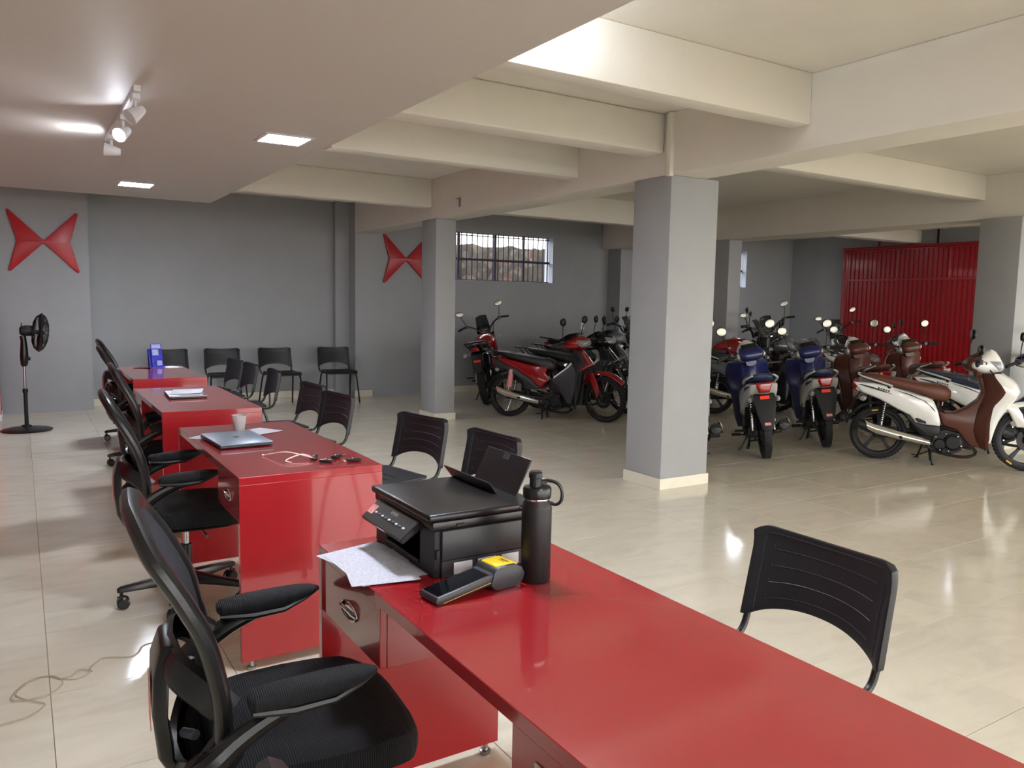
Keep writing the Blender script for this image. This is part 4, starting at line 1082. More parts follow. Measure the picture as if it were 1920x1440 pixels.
def cub(rear, head, label, c, lean=0.0, steer=0.0, group='small underbone motorbikes on display'):
    """step-through motorbike; c holds its colours and options"""
    t = thing('underbone_motorbike', label, 'motorbike', (rear[0], rear[1], 0), (R(lean), 0, R(head)), group)
    red = c.get('red_type'); RR = .272 if red else .252; RF = .285; WB = 1.235; v = 'r' if red else 'w'
    S = steer_matrix(.98, .80, -.25, .55, R(steer))
    eng, bp_, mt = M['engine'], M['blackpl'], M['blackmt']
    wheel(t, 'rear_wheel', 0, RR, .078, c.get('wheel', 'cast'), 'cubr' + v + c.get('wheel', 'cast'))
    wheel(t, 'front_wheel', WB, RF, .068, c.get('wheel', 'cast'), 'cubf' + c.get('wheel', 'cast'), S)
    # rear structure
    part('swingarm', lambda b: [b.tube([(0, s * .065, RR), (.25, s * .07, RR - .005), (.50, s * .06, .25)], .014, 8, flat=1.5) for s in (-1, 1)], mt, t, key='csw' + v)
    part('chain_case', lambda b: b.prism([(-.06, RR), (-.03, RR + .06), (.30, RR + .055), (.46, .30), (.46, .22), (.30, RR - .045), (-.03, RR - .06)], .075, .098, 'y'), mt, t, key='ccc' + v, bev=(.008, 2))
    for s in (-1, 1):
        if red and s < 0:
            sh = spring_shock(t, (.045, s * .105, .62), (.0, s * .10, RR + .02), .022, 'csh%s%d' % (v, s))
            part('paper_sleeve', lambda b: b.tube([(.043, -.105, .60), (.015, -.102, .38)], [.032, .036], 12), M['sticker'], sh, key='cslv')
        else: spring_shock(t, (.05, s * .105, .60), (.01, s * .10, RR + .02), .022, 'csh%s%d' % (v, s))
    # engine
    def engine(b):
        b.prism([(.46, .16), (.50, .12), (.62, .11), (.70, .15), (.72, .22), (.68, .31), (.56, .34), (.47, .30)], -.105, .10, 'y')
        b.lathe([(0, -.135), (.055, -.135), (.075, -.12), (.080, -.10), (0, -.10)], (.63, 0, .225), 'y', 26)
        b.lathe([(0, -.125), (.045, -.125), (.055, -.10), (0, -.10)], (.525, 0, .20), 'y', 22)
        for k in range(6): b.bb(.70 + k * .016, .708 + k * .016, -.06, .06, .165 - k * .001, .285 - k * .002)
        b.bb(.69, .80, -.045, .045, .18, .27)
        b.lathe([(0, .10), (.07, .10), (.065, .13), (0, .135)], (.56, 0, .22), 'y', 24)
    e = part('engine', engine, eng, t, key='ceng')
    for k, (x, z) in enumerate(((.49, .27), (.57, .305), (.67, .285), (.70, .20), (.60, .145), (.53, .15))):
        part('bolt', lambda b: b.lathe([(0, -.005), (.006, -.005), (.006, 0), (0, 0)], (0, 0, 0), 'y', 8), M['chrome'], e, key='cbolt').location = (x, -.122 if k not in (0,) else -.108, z)
    part('exhaust_pipe', lambda b: b.tube(crv([(.79, -.02, .19), (.83, -.05, .13), (.72, -.10, .095), (.50, -.13, .13), (.40, -.145, .195)], 6), .014, 8), M['blacksteel'], t, key='cexp')
    def muf(b):
        rings = []
        for x, z, r_, q in ((.46, .205, .016, 1), (.40, .215, .026, 1), (.20, .255, .042, 1), (.0, .30, .052, 1), (-.13, .335, .056, 1), (-.175, .345, .050, 1)):
            rings.append([Vector((x - .25 * r_ * math.sin(a), -.165 + r_ * math.cos(a) * .95, z + r_ * math.sin(a))) for a in [2 * math.pi * k / 18 for k in range(18)]])
        b.loft(rings)
    m_ = part('muffler', muf, mt, t, key='cmuf')
    part('muffler_end', lambda b: b.lathe([(0, -.002), (.012, -.002), (.012, .004), (.040, .004), (.042, 0), (0, -.004)], (-.1745, -.165, .345), 'x', 22), M['darkgrey'], m_, key='cmue')
    def shield(b):
        rings = []
        for x, z, r_ in ((.44, .215, .030), (.36, .232, .040), (.15, .272, .052), (-.02, .31, .061), (-.105, .345, .064), (-.115, .37, .050)):
            rings.append([Vector((x - .25 * r_ * math.sin(a), -.165 + r_ * math.cos(a), z + r_ * math.sin(a) * .92)) for a in [R(115) + R(190) * k / 12 for k in range(13)]] + [Vector((x - .25 * (r_ - .006) * math.sin(a), -.165 + (r_ - .006) * math.cos(a), z + (r_ - .006) * math.sin(a) * .92)) for a in [R(305) - R(190) * k / 12 for k in range(13)]])
        b.loft(rings)
    part('heat_shield', shield, M['chrome'], m_, key='chsh')
    # stands and pegs
    part('centre_stand', lambda b: (b.tube([(.45, .075, .16), (.475, .115, .010), (.475, .135, .005)], .011, 8), b.tube([(.45, -.075, .16), (.475, -.115, .010), (.475, -.135, .005)], .011, 8), b.tube([(.455, -.08, .10), (.455, .08, .10)], .009, 8), b.tube([(.455, .085, .10), (.36, .11, .045), (.31, .115, .05)], .006, 6)), M['blacksteel'], t, key='ccst')
    part('side_stand', lambda b: (b.tube([(.40, .10, .17), (.37, .20, .03), (.36, .235, .006)], .010, 8), b.bb(.335, .385, .225, .27, .0008, .008)), M['blacksteel'], t, key='csst')
    for s in (-1, 1):
        part('footpeg', lambda b: (b.tube([(.545, s * .11, .15), (.55, s * .24, .155)], .008, 6), b.tube([(.55, s * .16, .157), (.55, s * .25, .160)], .016, 8)), M['rubber'], t, key='cpeg%d' % s)
        part('passenger_peg', lambda b: (b.tube([(.32, s * .10, .27), (.20, s * .15, .25)], .008, 6), b.tube([(.20, s * .15, .25), (.19, s * .25, .255)], .014, 8)), M['rubber'], t, key='cppg%d' % s)
    part('gear_pedal', lambda b: b.tube([(.56, .13, .17), (.66, .16, .165), (.67, .20, .175)], .006, 6), M['steel'], t, key='cgear')
    # side bodywork
    if red:
        up = [(-.17, .757), (.092, .712), (.318, .665), (.526, .647), (.50, .575), (.568, .50), (.51, .452), (.452, .391), (.391, .413), (.321, .484), (.112, .609), (-.02, .653), (-.134, .708)]
        lo = [(-.214, .752), (-.134, .708), (-.02, .653), (.112, .609), (.321, .484), (.391, .413), (.452, .391), (.409, .368), (.246, .362), (.201, .471), (.096, .533), (-.062, .601), (-.177, .614)]
    else:
        up = [(-.245, .742), (-.069, .742), (.098, .710), (.286, .655), (.399, .632), (.452, .598), (.49, .51), (.515, .415), (.514, .373), (.42, .374), (.31, .390), (.261, .454), (.152, .506), (-.006, .589), (-.165, .647)]
        lo = [(.20, .48), (.261, .454), (.31, .39), (.42, .374), (.515, .373), (.52, .30), (.44, .26), (.36, .27), (.28, .37)]
    yo = lambda x, z: .130 - .022 * max(0, -x + .02) / .26 + .018 * max(0, min(1, x / .35)) - .03 * max(0, .55 - z)
    for s in (-1, 1):
        sp_ = part('side_panel', lambda b: b.prism(up, lambda x, z: s * (yo(x, z) - .05), lambda x, z: s * (yo(x, z) + .012), 'y', inset=.022, bulge=s * .018), c['body'], t, key='cup%s%d' % (v, s), ang=50)
        part('lower_panel', lambda b: b.prism(lo, lambda x, z: s * (yo(x, z) - .055), lambda x, z: s * (yo(x, z) - .004), 'y', inset=.012, bulge=s * .008), M['darkgrey'] if red else mt, t, key='clp%s%d' % (v, s), ang=50)
        st = [(.10, .695), (.25, .655), (.38, .60), (.455, .53), (.47, .50), (.44, .545), (.36, .605), (.24, .648)]
        if not red:
            part('dark_stripe', lambda b: b.prism(st, lambda x, z: s * (yo(x, z) + .008), lambda x, z: s * (yo(x, z) + .0135), 'y'), M['blackpl'], sp_, key='cst%d' % s)
            part('tail_stripe', lambda b: b.prism([(-.20, .722), (-.10, .694), (.02, .665), (.10, .648), (.03, .672), (-.08, .708), (-.17, .726)], lambda x, z: s * (yo(x, z) + .008), lambda x, z: s * (yo(x, z) + .0135), 'y'), M['darkgrey'], sp_, key='cts%d' % s)
            part('script_badge', lambda b: [b.box((-.02 + k * .022, s * (yo(-.02 + k * .022, .68) + .0125), .697 - k * .0055), (.014, .0016, .016 - .004 * (k % 2)), (0, .35 + .3 * (k % 3), 0)) for k in range(5)], M['darkgrey'], sp_, key='csb%d' % s)
            part('vent_inlay', lambda b: b.prism([(.30, .43), (.33, .398), (.40, .388), (.395, .41), (.32, .44)], lambda x, z: s * (yo(x, z) + .008), lambda x, z: s * (yo(x, z) + .0135), 'y'), M['blackpl'], sp_, key='cvi%d' % s)
        else:
            part('side_badge', lambda b: b.prism([(.41, .51), (.51, .478), (.515, .468), (.42, .498)], lambda x, z: s * (yo(x, z) + .008), lambda x, z: s * (yo(x, z) + .0137), 'y'), M['whitedot'], sp_, key='crb%d' % s)
    part('under_tail', lambda b: b.loft([rsec(x, a, d, w, 14, 3) for x, a, d, w in ((-.235, .66, .735, .05), (-.15, .63, .745, .085), (.05, .58, .73, .10), (.25, .50, .68, .10), (.45, .40, .62, .085))]), c['body'] if not red else mt, t, key='cut' + v)
    part('inner_fender', lambda b: b.lathe([(RR + .035, -.06), (RR + .05, -.05), (RR + .055, 0), (RR + .05, .05), (RR + .035, .06), (RR + .043, 0)], (0, 0, RR), 'y', 18, True, (R(35), R(165))), mt, t, key='cif' + v)
    # seat
    def seat(b): b.loft([rsec(x, a, d, w, 20, 2.7) for x, a, d, w in ((-.185, .795, .820, .05), (-.165, .775, .826, .085), (-.09, .752, .826, .112), (.06, .715, .808, .132), (.20, .685, .790, .136), (.32, .655, .770, .130), (.42, .618, .762, .120), (.50, .592, .757, .106), (.56, .592, .735, .084), (.595, .630, .698, .048))])
    se = part('seat', seat, c['seat'], t, key='cseat')
    if c.get('film'): part('plastic_film', film_over(seat), M['film'], se, key='cfilm')
    # grab rail or rack
    if red:
        part('rear_rack', lambda b: (b.tube(crv([(.10, .115, .735), (-.10, .125, .805), (-.30, .115, .835), (-.375, .06, .835), (-.38, 0, .835), (-.375, -.06, .835), (-.30, -.115, .835), (-.10, -.125, .805), (.10, -.115, .735)], 5), .009, 8),
              b.tube([(-.22, -.12, .822), (-.22, .12, .822)], .007, 6), b.tube([(-.30, -.115, .832), (-.30, .115, .832)], .007, 6), b.tube([(-.30, .115, .832), (-.20, .10, .72)], .007, 6), b.tube([(-.30, -.115, .832), (-.20, -.10, .72)], .007, 6)), M['blacksteel'], t, key='crack')
    else:
        for s in (-1, 1):
            part('grab_rail', lambda b: b.tube(crv([(.095, s * .138, .722), (.04, s * .148, .742), (-.06, s * .148, .772), (-.16, s * .125, .800), (-.205, s * .095, .820)], 5), [.015] * 10 + [.0135] * 5 + [.011] * 6, 8, flat=.7), c.get('rail', M['silver_gl']), t, key='cgr%d' % s)
            part('rail_mount', lambda b: b.ell((.07, s * .132, .712), (.018, .018, .022), 12, 8), bp_, t, key='cgm%d' % s)
    # tail
    tl = part('tail_light', lambda b: b.loft([[Vector((x, w, z)) for w, z in ((-a, z0), (a, z0), (d, z1), (-d, z1))] for x, a, d, z0, z1 in ((-.19, .050, .084, .655, .757), (-.236, .046, .080, .66, .754), (-.250, .038, .066, .672, .747))]), M['redlens'], t, key='ctl', bev=(.006, 2))
    rf = part('rear_mudguard', lambda b: b.loft([[Vector((x, -w, z)), Vector((x, w, z)), Vector((x - .008, w * .7, z - .002)), Vector((x - .012, 0, z - .003)), Vector((x - .008, -w * .7, z - .002))] for x, z, w in ((-.13, .665, .075), (-.185, .63, .098), (-.215, .575, .100), (-.25, .49, .085), (-.30, .37, .058), (-.315, .335, .048))]), mt, t, key='crf', ang=25)
    part('reflector', lambda b: b.box((-.217, 0, .614), (.006, .085, .034), (0, .35, 0)), M['reflector'], rf, key='crfl', bev=(.002, 1))
    part('plate_sticker', lambda b: b.box((-.309, .0, .378), (.002, .055, .026), (0, .41, 0)), M['sticker'], rf, key='cpst')
    for s in (-1, 1):
        ind = part('rear_indicator', lambda b: (b.tube([(-.12, s * .06, .60), (-.14, s * .115, .592)], .009, 8), b.ell((-.15, s * .125, .590), (.030, .026, .027), 14, 9)), M['lens'], t, key='cri%d' % s)
        part('amber_bulb', lambda b: b.ell((-.145, s * .122, .59), (.012, .012, .014), 10, 6), M['gold'], ind, key='crib%d' % s)
    # step-through tunnel and leg shield
    tun = [(.50, .60), (.52, .52), (.566, .500), (.637, .502), (.722, .549), (.812, .630), (.842, .70), (.80, .845), (.90, .86), (.955, .70), (.93, .42), (.90, .24), (.86, .185), (.774, .20), (.728, .25), (.661, .335), (.541, .372), (.49, .50)]
    part('tunnel_cover', lambda b: (b.prism(tun, 0.0, .078, 'y', inset=.02, bulge=.015), b.prism(tun, 0.0, -.078, 'y', inset=.02, bulge=-.015)), c['inner'], t, key='ctun', ang=50)
    XE = [(.185, .895, .145), (.24, .90, .160), (.28, .905, .168), (.45, .90, .178), (.587, .915, .195), (.66, .965, .212), (.72, 1.0, .222), (.78, .965, .222), (.84, .92, .212), (.872, .90, .195)]
    XC = [(.185, .84), (.25, .80), (.34, .77), (.45, .78), (.55, .80), (.62, .83), (.70, .85), (.78, .835), (.872, .81)]
    def legs(b):
        def P(u, w):
            z = .185 + (.872 - .185) * w; xe, hw = lerp(XE, z); xc = lerp(XC, z)[0] + .01
            y = (2 * u - 1); k = max(0, abs(y) - .35) / .65
            return (xc + (xe - xc) * (k ** 1.3), y * hw, z)
        b.grid(P, 20, 22, (.013, 0, 0))
    part('leg_shield', legs, c['inner'] if not red else M['darkgrey'], t, key='cleg', ang=60)
    NO = [(.24, .935), (.30, .955), (.45, 1.01), (.60, 1.085), (.66, 1.125), (.72, 1.15), (.80, 1.12), (.86, 1.04), (.90, .965)]
    if not red:
        def front(b):
            def P(u, w):
                z = .25 + (.885 - .25) * w; xe, hw = lerp(XE, min(z, .872)); xn = lerp(NO, z)[0]
                a = (2 * u - 1) * math.pi / 2; dip = max(0, (.60 - z) / .35)
                nose = xn - dip * .075 * math.cos(a) ** 4
                return (xe + .014 + (nose - xe - .014) * math.cos(a) ** .9, (hw + .004) * math.sin(a), z)
            b.grid(P, 26, 20, (-.008, 0, 0))
        fc = part('front_cover', front, c['front'], t, key='cfc', ang=60)
        for s in (-1, 1):
            part('front_indicator', lambda b: b.ell((1.01, s * .105, .835), (.055, .030, .020), 16, 8, (0, R(28), s * R(-28))), M['lens'], fc, key='cfi%d' % s)
    else:
        fr = [(.931, .88), (1.01, .80), (1.085, .705), (1.00, .645), (.868, .575), (.86, .68), (.89, .74), (.87, .86)]
        fc = part('front_cover', lambda b: (b.prism(fr, 0.0, lambda x, z: .055 + .14 * max(0, .80 - z) / .25 * max(0, min(1, (1.09 - x) / .2)), 'y', inset=.02, bulge=.015), b.prism(fr, 0.0, lambda x, z: -.055 - .14 * max(0, .80 - z) / .25 * max(0, min(1, (1.09 - x) / .2)), 'y', inset=.02, bulge=-.015)), c['front'], t, key='cfcr', ang=50)
        for s in (-1, 1):
            part('front_indicator', lambda b: b.loft([[Vector((x, s * y, z)), Vector((x + .012, s * (y - .006), z)), Vector((x + .006, s * (y + .010), z + .01)), Vector((x - .006, s * (y + .008), z + .004))] for x, y, z in ((.945, .060, .84), (.99, .085, .77), (1.05, .085, .70))]), M['lens'], fc, key='cfir%d' % s)
            gs = [(.579, .50), (.85, .694), (.90, .60), (.893, .425), (.852, .20), (.79, .22), (.683, .40)]
            gl_ = part('wing_panel', lambda b: b.prism(gs, s * .155, s * .172, 'y', inset=.02, bulge=s * .008), M['darkgrey'], t, key='cwing%d' % s, ang=50)
            part('wing_stripe', lambda b: b.prism([(.62, .515), (.80, .655), (.84, .70), (.83, .72), (.78, .66), (.61, .53)], s * .168, s * .1745, 'y'), M['whitedot'], gl_, key='cwst%d' % s)
    # front end turned with the bars
    def F(name, fn, m, key, par=t, **k):
        o = part(name, fn, m, par, key=key, **k)
        if par is t: o.matrix_basis = S
        return o
    for s in (-1, 1):
        F('fork_leg', lambda b: (b.tube([(1.04, s * .058, .66), (1.14, s * .062, .47)], .015, 10), b.tube([(1.13, s * .062, .49), (WB, s * .064, RF)], .020, 10)), M['blackpl'], 'cfork%d' % s)
    ff0, ff1 = R(38), R(150)
    def fend(b):
        def P(u, w):
            a = ff0 + (ff1 - ff0) * u; hw = .066 - .030 * max(0, (.25 - u) / .25) ** 1.5
            yy = (2 * w - 1); r_ = RF + .042 + .022 * (1 - yy * yy) - .0 + .015 * max(0, (.3 - u))
            return (WB - .012 + r_ * math.cos(a), hw * yy, RF + r_ * math.sin(a) - .012 * (abs(yy) > .95))
        b.grid(P, 22, 10, lambda u, w: (0, 0, -.006))
    fd = F('front_fender', fend, c['front'], 'cfend', ang=60)
    for s in (-1, 1):
        part('fender_leg', lambda b: b.prism([(1.00, .60), (1.10, .61), (1.16, .52), (1.20, .36), (1.17, .30) if red else (1.17, .40), (1.12, .40), (1.06, .52)], s * .058, s * .090, 'y', inset=.012, bulge=s * .010), c['front'], fd, key='cfl%s%d' % (v, s), ang=50)
    if red: CW = ((.66, .915, .955, .09, .09), (.69, .900, .985, .150, .130), (.76, .885, 1.020, .165, .135), (.84, .876, 1.045, .155, .115), (.90, .880, 1.050, .140, .095), (.95, .895, 1.040, .118, .080), (.99, .912, 1.022, .09, .062), (1.012, .94, 1.0, .05, .04), (1.019, .955, .99, .02, .015))
    else: CW = ((.698, .932, .966, .11, .10), (.728, .906, .992, .160, .135), (.76, .892, 1.012, .166, .130), (.80, .874, 1.042, .165, .12), (.845, .864, 1.078, .158, .095), (.885, .866, 1.100, .142, .075), (.925, .876, 1.082, .122, .062), (.96, .886, 1.036, .098, .050), (.985, .898, .990, .066, .034), (.998, .92, .955, .03, .015))
    hd = F('headlight_cowl', lambda b: b.loft([rsec(x, a, d, w, 22, 2.5, w2) for x, a, d, w, w2 in CW]), c['cowl'], 'chead' + v)
    def cw_half(x, z):
        zb, zt, w, w2 = lerp(CW, x); s_ = (z - (zb + zt) / 2) / max(1e-4, (zt - zb) / 2)
        if abs(s_) >= 1: return 0.0
        return (w + (w2 - w) * (s_ + 1) / 2) * (1 - abs(s_) ** 2.5) ** .4
    def hl(b):
        z0, z1 = (.925, 1.005) if red else (.905, .985)
        xt, xb_, xm = (.90, .955, 1.019) if red else (.865, .955, .998)
        def P(u, w):
            t_ = 2 * u - 1; z = z0 + (z1 - z0) * w; xs = xb_ + (xt - xb_) * w
            lo_, hi_ = xs, xm
            for _ in range(24):                       # where the cowl closes at this height
                mid = (lo_ + hi_) / 2
                if cw_half(mid, z) > .004: lo_ = mid
                else: hi_ = mid
            x = xs + (lo_ - xs) * (1 - abs(t_) ** 1.7)
            return (x + .005, math.copysign(cw_half(x, z) * (1 if abs(t_) > .02 else 0) + .004 * (abs(t_) > .02), t_), z)
        b.grid(P, 24, 8, (-.012, 0, 0))
    part('headlight', hl, M['lens'], hd, key='chl' + v, ang=60)
    part('headlight_reflector', lambda b: b.ell((.94 if not red else .955, 0, .945 if not red else .965), (.05, .075, .034), 16, 8), M['chrome'], hd, key='chr' + v)
    hb = F('handlebar_cover', lambda b: b.loft([rsec(x, a, d, w, 22, 2.6) for x, a, d, w in ((.678, .930, .965, .07), (.688, .908, .985, .105), (.715, .892, 1.012, .128), (.76, .880, 1.036, .132), (.80, .880, 1.048, .12))] ), c['dashc'], 'chb2')
    part('neck_cover', lambda b: b.loft([rsec(x, z0, z1, w, 16, 3) for x, z0, z1, w in ((.775, .83, .93, .055), (.80, .82, .95, .066), (.86, .83, .95, .06))]), c['dashc'], hb, key='cneck')
    part('instrument_glass', lambda b: b.loft([[Vector((x, -w, z)), Vector((x, w, z)), Vector((x + .006, w * .92, z + .007)), Vector((x + .006, -w * .92, z + .007))] for x, z, w in ((.706, .986, .075), (.745, 1.026, .085), (.80, 1.056, .080))]), M['screen'], hb, key='cinst', bev=(.002, 1))
    for s in (-1, 1):
        g = F('handlebar_grip', lambda b: (b.tube(crv([(.78, s * .13, .985), (.755, s * .22, .972), (.722, s * .30, .956), (.700, s * .355, .944)], 4), [.013] * 5 + [.0165] * 8, 10), b.ell((.699, s * .357, .943), (.017, .012, .017), 10, 6)), M['rubber'], 'cgrip%d' % s)
        part('switch_box', lambda b: b.box((.752, s * .205, .972), (.05, .05, .045), (0, 0, s * -.25)), bp_, g, key='cswb%d' % s, bev=(.006, 2))
        part('lever', lambda b: b.tube(crv([(.795, s * .19, .978), (.80, s * .25, .972), (.775, s * .335, .955)], 4), .0055, 6, flat=.7), M['blacksteel'], g, key='clev%d' % s)
        if c.get('fold') and s < 0: mirror(t, (.775, -.20, .99), (.745, -.245, 1.045), S, True, 'cmirf')
        else: mirror(t, (.775, s * .20, .99), (.80, s * .255, 1.20), S, True, 'cmir%d' % s)
    if red: part('dash_plate', lambda b: b.loft([[Vector((x, -w, z)), Vector((x, w, z)), Vector((x + .012, w * .95, z + .014)), Vector((x + .012, -w * .95, z + .014))] for x, z, w in ((.640, .985, .10), (.665, 1.005, .165), (.76, 1.055, .155), (.80, 1.072, .11))]), bp_, hb, key='cdpl', bev=(.004, 1))
    if c.get('film'): part('dash_film', lambda b: b.grid(lambda u, w: Vector((.70 + .17 * w, (2 * u - 1) * .14, .985 + .095 * w + .012 * (1 - (2 * u - 1) ** 2))) + noise.noise_vector(Vector((u * 5, w * 5, 2))) * .012, 14, 10, (0, 0, .002)), M['film'], hb, key='cdfilm')
    part('front_brake_hose', lambda b: b.tube(crv([(.80, -.12, .98), (.95, -.10, .80), (1.08, -.08, .55), (1.20, -.07, .36)], 5), .005, 6), M['rubber'], t, key='chose').matrix_basis = S
    if c.get('tyre_mark'):
        for cx, r_ in ((0, RR), (WB, RF)):
            o = part('tyre_mark', lambda b: b.box((cx + (r_ - .028) * math.cos(R(100 if cx == 0 else 235)), -.0385, r_ + (r_ - .028) * math.sin(R(100 if cx == 0 else 235))), (.055, .001, .014), (0, R(-10 if cx == 0 else -145), 0)), M['gold'], t)
            if cx: o.matrix_basis = S
    return t

def roadster(rear, head, label, c, lean=0.0, steer=0.0, scale=1.0):
    """upright street and trail motorcycle"""
    t = thing('motorcycle', label, 'motorcycle', (rear[0], rear[1], 0), (R(lean), 0, R(head)), 'larger motorcycles on display')
    t.scale = (scale,) * 3
    RR, RF, WB = .305, .315, 1.34
    S = steer_matrix(1.02, .85, -.28, .62, R(steer)); mt, bp_, bs = M['blackmt'], M['blackpl'], M['blacksteel']
    k = c.get('knobs', False)
    wheel(t, 'rear_wheel', 0, RR, .105, 'wire' if k else 'cast', 'rdr%d' % k, None, k)
    wheel(t, 'front_wheel', WB, RF, .09, 'wire' if k else 'cast', 'rdf%d' % k, S, k)
    part('swingarm', lambda b: [b.tube([(0, s * .09, RR), (.45, s * .085, .36)], .02, 8, flat=1.4) for s in (-1, 1)], bs, t, key='rsw')
    for s in (-1, 1): spring_shock(t, (.12, s * .115, .68), (.03, s * .11, RR + .03), .026, 'rsh%d' % s)
    part('frame', lambda b: (b.tube(crv([(.98, 0, .92), (.90, 0, .60), (.82, 0, .28), (.60, 0, .22), (.44, 0, .30)], 5), .018, 8), [b.tube(crv([(.97, s * .02, .90), (.70, s * .06, .80), (.35, s * .11, .74), (-.10, s * .10, .80)], 5), .015, 8) for s in (-1, 1)], [b.tube(crv([(.44, s * .10, .30), (.40, s * .11, .55), (.35, s * .11, .74)], 5), .015, 8) for s in (-1, 1)]), bs, t, key='rfr')
    def eng(b):
        b.prism([(.42, .30), (.46, .22), (.62, .19), (.76, .22), (.80, .32), (.74, .42), (.58, .45), (.46, .42)], -.13, .12, 'y')
        for s in (-1, 1): b.lathe([(0, s * .16), (.08, s * .16), (.095, s * .14), (.10, s * .11), (0, s * .11)], (.60, 0, .32), 'y', 24)
        for j in range(8): b.box((.70 + j * .006, 0, .44 + j * .022), (.17, .17, .010), (0, -.25, 0))
        b.box((.725, 0, .52), (.12, .12, .20), (0, -.25, 0)); b.box((.76, 0, .645), (.15, .13, .06), (0, -.25, 0))
    part('engine', eng, M['engine'], t, key='reng')
    ex = part('exhaust_pipe', lambda b: b.tube(crv([(.80, -.03, .60), (.90, -.05, .50), (.88, -.08, .25), (.70, -.12, .20), (.42, -.15, .26), (.25, -.165, .36)], 6), .019, 10), bs, t, key='rexp')
    part('muffler', lambda b: b.tube([(.27, -.165, .35), (.20, -.17, .39), (-.08, -.18, .52), (-.13, -.182, .545)], [.024, .045, .052, .046], 16), mt, ex, key='rmuf')
    part('heat_shield', lambda b: b.tube([(.15, -.205, .44), (-.02, -.213, .525)], [.024, .026], 10, flat=1.5), M['alu'], ex, key='rhs')
    part('fuel_tank', lambda b: b.loft([rsec(x, a, d, w, 20, 2.3, w2) for x, a, d, w, w2 in ((.42, .80, .86, .07, .06), (.48, .78, .92, .11, .09), (.60, .76, .985, .135, .12), (.74, .76, 1.01, .15, .13), (.86, .78, 1.005, .145, .115), (.94, .82, .98, .10, .08), (.985, .86, .94, .05, .04))]), c['tank'], t, key='rtank')
    for s in (-1, 1):
        sh = part('tank_shroud', lambda b: b.prism([(.62, .86), (.80, .95), (.97, .90), (1.02, .80), (.92, .66), (.80, .70), (.70, .76)], s * .10, lambda x, z: s * (.165 - .05 * max(0, x - .85) / .15), 'y', inset=.025, bulge=s * .02), c.get('shroud', c['tank']), t, key='rshr%d' % s, ang=50)
        part('side_cover', lambda b: b.prism([(.12, .78), (.44, .74), (.48, .62), (.40, .52), (.28, .58)], s * .08, s * .135, 'y', inset=.02, bulge=s * .015), c.get('side', mt), t, key='rsc%d' % s, ang=50)
        part('tail_panel', lambda b: b.prism([(-.26, .86), (.05, .82), (.30, .80), (.28, .72), (.05, .73), (-.20, .80)], lambda x, z: s * .03, lambda x, z: s * (.115 - .05 * max(0, -x) / .25), 'y', inset=.012, bulge=s * .01), c.get('tail', mt), t, key='rtp%d' % s, ang=50)
        part('footpeg', lambda b: (b.tube([(.50, s * .12, .33), (.50, s * .26, .33)], .013, 8),), M['rubber'], t, key='rpeg%d' % s)
        part('passenger_peg', lambda b: (b.tube([(.36, s * .10, .55), (.22, s * .16, .42), (.20, s * .17, .40)], .009, 6), b.tube([(.20, s * .16, .40), (.18, s * .27, .405)], .014, 8)), bs, t, key='rpp%d' % s)
        part('rear_indicator', lambda b: (b.tube([(-.18, s * .05, .74), (-.20, s * .15, .735)], .007, 6), b.ell((-.205, s * .165, .735), (.028, .036, .022), 12, 8)), M['lens'], t, key='rri%d' % s)
    part('fuel_cap', lambda b: b.lathe([(0, 0), (.035, 0), (.033, .012), (0, .014)], (.70, 0, 1.008), n=20), M['chrome'], t, key='rcap')
    part('seat', lambda b: b.loft([rsec(x, a, d, w, 20, 2.8) for x, a, d, w in ((-.24, .845, .875, .05), (-.20, .82, .895, .095), (-.02, .80, .895, .12), (.14, .78, .865, .125), (.24, .765, .835, .13), (.40, .77, .84, .11), (.50, .80, .875, .07), (.53, .83, .86, .04))]), M['blackseat'], t, key='rseat')
    part('rear_rack', lambda b: (b.tube(crv([(.10, .13, .80), (-.10, .15, .87), (-.32, .13, .90), (-.38, 0, .905), (-.32, -.13, .90), (-.10, -.15, .87), (.10, -.13, .80)], 6), .011, 8), b.tube([(-.25, -.14, .895), (-.25, .14, .895)], .009, 6)), bs, t, key='rrack')
    part('tail_light', lambda b: b.loft([[Vector((x, w, z)) for w, z in ((-a, .775), (a, .775), (a * .8, .83), (-a * .8, .83))] for x, a in ((-.22, .06), (-.285, .055), (-.30, .04))]), M['redlens'], t, key='rtl', bev=(.005, 2))
    rf = part('rear_mudguard', lambda b: b.loft([[Vector((x, -w, z)), Vector((x, w, z)), Vector((x - .010, w * .8, z - .004)), Vector((x - .010, -w * .8, z - .004))] for x, z, w in ((-.12, .80, .07), (-.22, .74, .085), (-.265, .66, .075), (-.30, .56, .06), (-.325, .49, .05))]), mt, t, key='rrm', ang=25)
    part('reflector', lambda b: b.box((-.292, 0, .64), (.008, .10, .035), (0, .28, 0)), M['reflector'], rf, key='rrfl', bev=(.002, 1))
    part('side_stand', lambda b: (b.tube([(.46, .11, .26), (.42, .24, .04), (.41, .27, .01)], .012, 8), b.bb(.37, .45, .25, .31, .001, .009)), bs, t, key='rss')
    def F(name, fn, m, key, par=None, **q):
        o = part(name, fn, m, par or t, key=key, **q)
        if par is None: o.matrix_basis = S
        return o
    for s in (-1, 1):
        F('fork_leg', lambda b: (b.tube([(1.0, s * .095, .98), (1.17, s * .095, .62)], .018, 10), b.tube([(1.16, s * .095, .64), (WB, s * .095, RF)], .026, 10)), M['alu'] if not k else bs, 'rfk%d%d' % (s, k))
    F('triple_clamp', lambda b: (b.box((1.005, 0, .965), (.07, .25, .03), (0, .42, 0)), b.box((1.075, 0, .80), (.07, .24, .03), (0, .42, 0))), mt, 'rtc', bev=(.006, 1))
